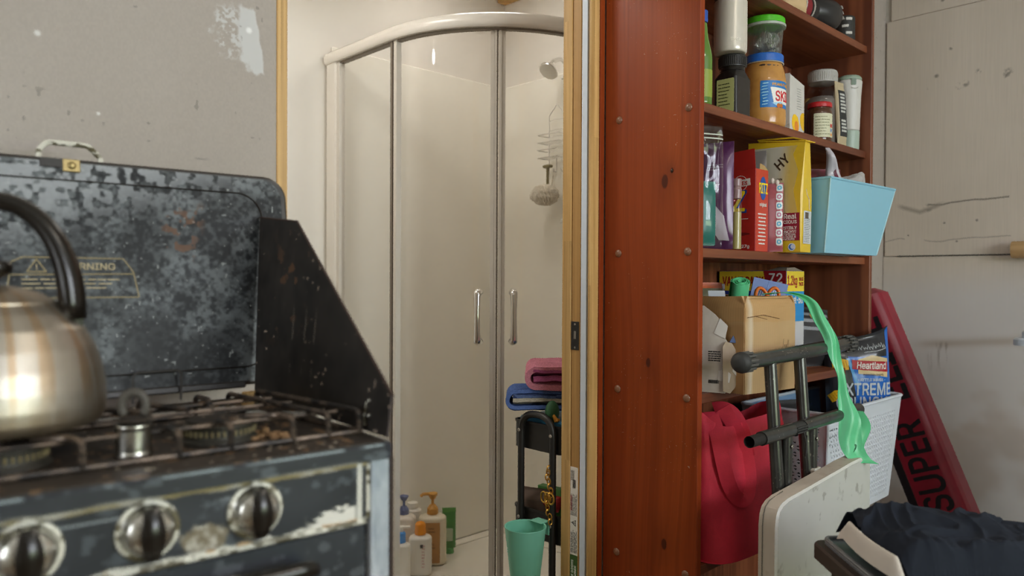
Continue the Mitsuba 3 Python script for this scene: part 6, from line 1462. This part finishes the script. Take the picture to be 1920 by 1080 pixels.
obj('clamp', cat(tube([(1.606, YB2, .8685), (1.672, YB2, .869)], .0132, 16), *[bx(1.612, 1.660, YB2 - .0165 + .0 * i, YB2 - .0125, .8600 + .0058 * i, .8632 + .0058 * i, .0006) for i in range(3)], tube([(1.640, YB2 - .016, .862), (1.648, YB2 - .018, .835), (1.655, YB2 - .014, .806), (1.663, YB2 - .012, .812), (1.664, YB2 - .012, .85)], .0022, 8)), 'rubber_black', tb_)
for xa in (1.597, 1.722):
    obj('short_leg', tube([(xa, YB2 + .003, .858), (xa - .012, YS + .0555, .70), (xa - .016, YS + .0545, .58)], .0128, 16), PIPE, tb_, 40)
    obj('rivet', lathe([(0, .0015), (.004, .001), (.005, 0), (0, 0)], 12).apply_transform(frame([xa - .004, YB2 - .0128, .835], [1, 0, 0], [0, 0, 1])), flat('8c877d', .3, .8), tb_)

# green strip of bin liner trailing from the box over the table leg
gs = thing('liner_strip', 'long twisted mint green bin liner trailing over the table legs', 'plastic strip')
from scipy.interpolate import make_interp_spline
cp_ = np.array([(1.790, .935, 1.1655), (1.815, .880, 1.1690), (1.832, .838, 1.148), (1.838, .815, 1.105), (1.848, .792, 1.060), (1.853, .784, 1.010), (1.860, .775, .965), (1.868, .769, .918), (1.866, .752, .870), (1.860, .748, .826), (1.858, .738, .7875), (1.860, .711, .764)])
wv_ = np.array([.020, .026, .030, .032, .034, .036, .030, .034, .050, .054, .056, .057])
ss_ = np.linspace(0, 1, len(cp_)); sp_c, sp_w = make_interp_spline(ss_, cp_, k=3), make_interp_spline(ss_, wv_, k=2)
def strip(u, v):
    c = sp_c(u); w = sp_w(u)
    tw = np.radians(44 + 35 * np.sin(u * 9.0) * np.exp(-((u - .5) / .22) ** 2))
    sd = np.stack([np.cos(tw), -np.sin(tw), 0 * u + .04 * np.sin(u * 25)], -1)
    fold = .007 * np.sin(v * PI * 2.2 + u * 14) * (1 - .5 * u)
    nr = np.stack([-np.sin(tw), -np.cos(tw), 0 * u], -1)
    q = c + sd * ((v - .5) * w)[..., None] + nr * fold[..., None]
    return q[..., 0], q[..., 1], q[..., 2]
obj('strip', slabify(strip, 110, 13, .0012), GRN, gs, 40)
obj('loose_end', slabify(lambda u, v: (1.874 + .030 * v + .016 * np.sin(PI * u) + .022 * u, .752 - .018 * v + .008 * np.sin(5 * u + 3 * v), .884 - .098 * u - .004 * v), 30, 10, .0014), GRN, gs, 40)
obj('print', cat(*[tube([(1.8335 + .002 * i, .7300 - .0005 * i, .792 + .004 * i), (1.839 + .002 * i, .7260, .800 + .003 * i), (1.836 + .003 * i, .7280, .810)], .0007, 5) for i in range(3)]), 'mint_dark', gs)

# ---------------------------------------------------------------- shorts on a tray on a stool, near right
Z0 = .7685
e1, e2 = np.array([.721, -.693, 0]), np.array([.693, .721, 0])
O_ = np.array([1.215, .4825, 0])       # left end of the cloth, middle depth
st_ = thing('stool', 'dark brown wooden stool under the navy shorts', 'stool')
def near(u, v, z): return O_ + e1 * u + e2 * v + np.array([0, 0, z])
MN = frame(near(0, 0, 0), e1, e2)
obj('seat', ext(rrect(-.02, .48, -.17, .12, .02), .026, MN @ frame([0, 0, .724], [1, 0, 0], [0, 1, 0]), .003), flat('2b2019', .5), st_)
for uu in (.01, .42):
    for vv in (-.14, .07): obj('leg', bx(uu, uu + .035, vv, vv + .035, 0, .7238, .002).apply_transform(MN), flat('2b2019', .5), st_)
ty = thing('metal_tray', 'grey metal tray under the right end of the navy shorts', 'tray')
obj('base', ext(rrect(-.005, .47, -.155, .105, .012), .006, MN @ frame([0, 0, .7502], [1, 0, 0], [0, 1, 0]), .002), mat('tray_metal', (.25, .27, .29), .35, metal=.7), ty)
obj('rim', tube(np.c_[np.array(rrect(-.003, .468, -.153, .103, .012).exterior.coords)[:-1], np.full(len(rrect(-.003, .468, -.153, .103, .012).exterior.coords) - 1, .7590)], .0035, 8, True).apply_transform(MN), 'tray_metal', ty)
NAVY = mat('navy_cloth', proc(lambda p, n, uv: mix((.006, .008, .014), (.013, .017, .026), fbm(p.x * 25, p.y * 25, p.z * 25, 3)) * (.9 + .2 * noise(p.x * 700, p.y * 700, p.z * 700))), .85, spec=.2)
sh_ = thing('shorts', 'crumpled navy shorts with ribbed waistband and white side panel', 'shorts')
ucv, zcv = [0, .02, .06, .12, .18, .24, .30, .36, .42], [.022, .048, .058, .060, .056, .046, .032, .018, .010]
def cloth_h(u, v):
    """Height of the cloth over the tray at u (along), v (depth)."""
    h = np.interp(u, ucv, zcv)
    dpt = np.clip((v + .150) / .03, 0, 1) * np.clip((.105 - v) / .05, 0, 1)
    dpt = np.sin(np.clip(dpt, 0, 1) * PI / 2)
    w1 = meshkit.fbm(np.stack([u * 7 + v * 4, v * 9 - u * 3, 0 * u + 3.0], -1), 3, 3)
    ridge = 1 - np.abs(2 * meshkit.noise(np.stack([(u - .9 * v) * 26 + 3 * w1, (v + .6 * u) * 7, 0 * u + 1.5], -1), 4) - 1)
    ridge2 = 1 - np.abs(2 * meshkit.noise(np.stack([(u - .45 * v) * 44 + 4 * w1, (v + .3 * u) * 11, 0 * u + 6.5], -1), 6) - 1)
    f = .0085 * (ridge2 ** 3 - .2) + .020 * (w1 - .5) + .0125 * (ridge ** 4 - .2) + .003 * (meshkit.fbm(np.stack([u * 60, v * 45, 0 * u], -1), 2, 8) - .5)
    rib = .0006 * np.sin(u * 2 * PI / .0062) * np.clip((-.134 - v) / .006, 0, 1) * np.clip((.20 - u) / .02, 0, 1)
    gather = .0008 * np.sin(u * 2 * PI / .0165 + 6 * v + 9 * w1) * np.exp(-((v + .112) / .014) ** 2) * np.clip((.22 - u) / .03, 0, 1)
    return (h + f * np.clip(dpt * 1.4 - .4, 0, 1)) * dpt + rib + gather + .0045
def cloth(u, v):
    U = .010 + .395 * u; V = -.150 + .250 * v
    U = U + .010 * np.sin(V * 25) * (1 - 2 * u); 
    h = cloth_h(U, V)
    q = np.array(O_)[None, None] + e1 * U[..., None] + e2 * V[..., None]
    return q[..., 0], q[..., 1], Z0 - .010 + h
obj('fabric', slabify(cloth, 260, 130, .0018), NAVY, sh_, True)
def leg2(u, v):
    U = .22 + .25 * u; V = -.01 + .10 * v + .02 * np.sin(3 * u)
    h = (.030 + .010 * np.sin(PI * v)) * np.sin(np.clip(v * 1.0, .02, .98) * PI) ** .5 * (1 - .55 * u) + .004 * np.sin(40 * V + 20 * U)
    q = np.array(O_)[None, None] + e1 * U[..., None] + e2 * V[..., None]
    return q[..., 0], q[..., 1], Z0 - .004 + h
obj('trouser_leg', slabify(leg2, 60, 30, .002), NAVY, sh_, True)
def panelw(u, v):
    V = -.150 + .215 * v; U = .012 + .003 * np.sin(18 * V) - .012 * u - .008 * np.sin(PI * v)
    h = np.interp(U * 0 + .02 + 0 * V, ucv, zcv) * np.clip((.09 - V) / .06, .2, 1) * np.clip((V + .155) / .03, .1, 1) * (1 - u ** 2 * .55) + .002
    q = np.array(O_)[None, None] + e1 * U[..., None] + e2 * V[..., None]
    return q[..., 0], q[..., 1], Z0 - .010 + h + .004 * np.sin(PI * u)
obj('white_panel', slabify(panelw, 14, 50, .0016), flat('b5aca2', .7), sh_, 40)
def nr_(u, v, h): return near(u, v, Z0 - .010 + h)
obj('drawstring', cat(tube(fillet([nr_(.335, -.060, .048), nr_(.345, -.085, .018), nr_(.355, -.118, .004), nr_(.350, -.145, .003)], .01), .0022, 8)), flat('c0bfbd', .6), sh_)
obj('drawstring', tube(fillet([nr_(.305, -.070, .044), nr_(.290, -.10, .030), nr_(.285, -.125, .012), nr_(.262, -.148, .010)], .01), .0042, 8, flat_=.5), flat('b7bcc0', .6), sh_)

# ---------------------------------------------------------------- red punch bag behind, leaning in the corner
pb = thing('punch_bag', 'long red bag with black SUPER lettering leaning behind the basket', 'punch bag')
XB = 2.80
c0, c1 = np.array([.727, .407]), np.array([1.046, 1.186])       # two points of its right-hand edge, in y and z
ax_ = (c1 - c0) / np.linalg.norm(c1 - c0); pn = np.array([ax_[1], -ax_[0]])
if pn[0] < 0: pn = -pn
low_ = c0 - ax_ * (c0[1] / ax_[1]) * .985
MBG = frame([XB, low_[0], low_[1]], [0, pn[0], pn[1]], [0, ax_[0], ax_[1]])   # x away from the right edge, y up the bag; its normal faces the cook
if MBG[0, 2] > 0: MBG = MBG @ np.diag([1, 1, -1, 1])
LN = np.linalg.norm(c1 - low_)
sec = rrect(0, .172, -.13, 0, .035, 8)
secm = np.array(sec.exterior.coords)[:-1]
def bag(u, v):
    i = (u * len(secm)).astype(int) % len(secm)
    k = np.clip(np.minimum(v / .03, (1 - v) / .025), 0, 1); k = .35 + .65 * np.sqrt(np.clip(k * (2 - k), 0, 1))
    x = .086 + (secm[i, 0] - .086) * np.where(v > .5, np.where(secm[i, 0] > .086, k, .5 * k + .5), k); z = -.065 + (secm[i, 1] + .065) * k
    return x, v * LN, z
bm = grid(bag, len(secm) + 1, 50); bm.apply_transform(MBG); trimesh.repair.fix_normals(bm)
obj('body', bm, mat('vinyl_red', proc(lambda p, n, uv: mix((.20, .008, .022), (.30, .014, .034), fbm(p.x * 8, p.y * 14, p.z * 14, 3))), .42, coat=.25), pb, 40)
zf = MBG[2, 2]
def onbag(m, x, y, d=.0008):
    # reads up along the bag, letter tops to its far side
    A = MBG @ np.array(frame([x, y, d], [0, 1, 0], [1, 0, 0]))
    return on(m, A @ np.diag([1, 1, -1, 1])) if np.linalg.det(A[:3, :3]) > 0 and False else on(m, A)
BKV = flat('17131a', .5)
tsl = lambda s, w, h: wtext(s, w, h)
def upright(m): # mirrored where the frame is left-handed
    return m
objs('lettering', [onbag(tsl('SUPER', .310, .090), .080, .640, .0016), onbag(tsl('ELITE', .300, .100), .084, 1.020, .0016)], BKV, pb, False)
obj('black_edge', on(ext(rrect(.135, .1745, .02, LN - .10, .015), .0012), MBG @ np.array(frame([0, 0, -.003 if True else 0], [1, 0, 0], [0, 1, 0]))), BKV, pb, False)
obj('end_cap', on(lathe(rounded([(0, .0), (.045, 0), (.050, .03), (.03, .05), (0, .052)], .01), 28).apply_transform(rot(-90, [1, 0, 0])).apply_translation([.105, LN - .052, -.065]), MBG), BKV, pb)
bd = thing('timber_board', 'orange timber board leaning behind the grey basket', 'board')
obj('plank', hexa([(2.66, .785, 0), (2.66, .725, 0), (2.682, .725, 0), (2.682, .785, 0)], [(2.66, .905, .42), (2.66, .845, .42), (2.682, .845, .42), (2.682, .905, .42)]), mat('orange_pine', proc(lambda p, n, uv: mix((.30, .13, .03), (.46, .22, .06), fbm(p.y * 60, p.z * 6, 1.0, 3))), .5), bd)
tag(obj('metal_tube', tube([(2.60, .86, .012), (2.60, .93, .42)], .012, 14), flat('8f8b84', .3, .8)), 'thin metal tube leaning beside the timber board', 'tube')

# ---------------------------------------------------------------- right edge of the frame
hr_ = thing('handrail', 'round timber rail on the stained wall at the right edge', 'rail')
obj('rail', tube([(3.302, .7405, 1.320), (3.302, -.60, 1.320)], .0315, 28), mat('rail_wood', proc(lambda p, n, uv: mix((.34, .20, .085), (.50, .32, .15), fbm(p.y * 4, p.x * 70, p.z * 70, 3))), .5), hr_, 40)
for yy in (.30, -.4): obj('bracket', bx(3.325, 3.3495, yy, yy + .03, 1.30, 1.34, .003), 'chrome', hr_)
tag(obj('joint_strip', bx(3.3455, 3.3499, .742, 1.16, 1.3018, 1.3068, .0005), flat('4b4844', .6)), 'thin dark cable running along the stained wall to the timber rail', 'cable')
tbn = thing('storage_tub', 'tall translucent plastic tub with pale lid at the right edge', 'tub')
TX = (2.592, .445)
obj('body', cat(ext(rrect(TX[0] - .085, TX[0] + .16, TX[1] - .30, TX[1] + .060, .03), 1.022, frame([0, 0, .0005], [1, 0, 0], [0, 1, 0]))), mat('tub_grey', (.55, .58, .62), .3), tbn)
obj('lid', cat(ext(rrect(TX[0] - .135, TX[0] + .18, TX[1] - .32, TX[1] + .108, .035), .020, frame([0, 0, 1.023], [1, 0, 0], [0, 1, 0]), .004), ext(rrect(TX[0] - .120, TX[0] + .165, TX[1] - .305, TX[1] + .090, .03), .026, frame([0, 0, 1.0432], [1, 0, 0], [0, 1, 0]), .010)), mat('tub_lid', (.50, .54, .60), .3), tbn)

# things whose key stands for their parts only must not stay in labels without any part
for k in [k for k in labels if k not in scene and not any(q.startswith(k + '__') for q in scene)]: del labels[k]
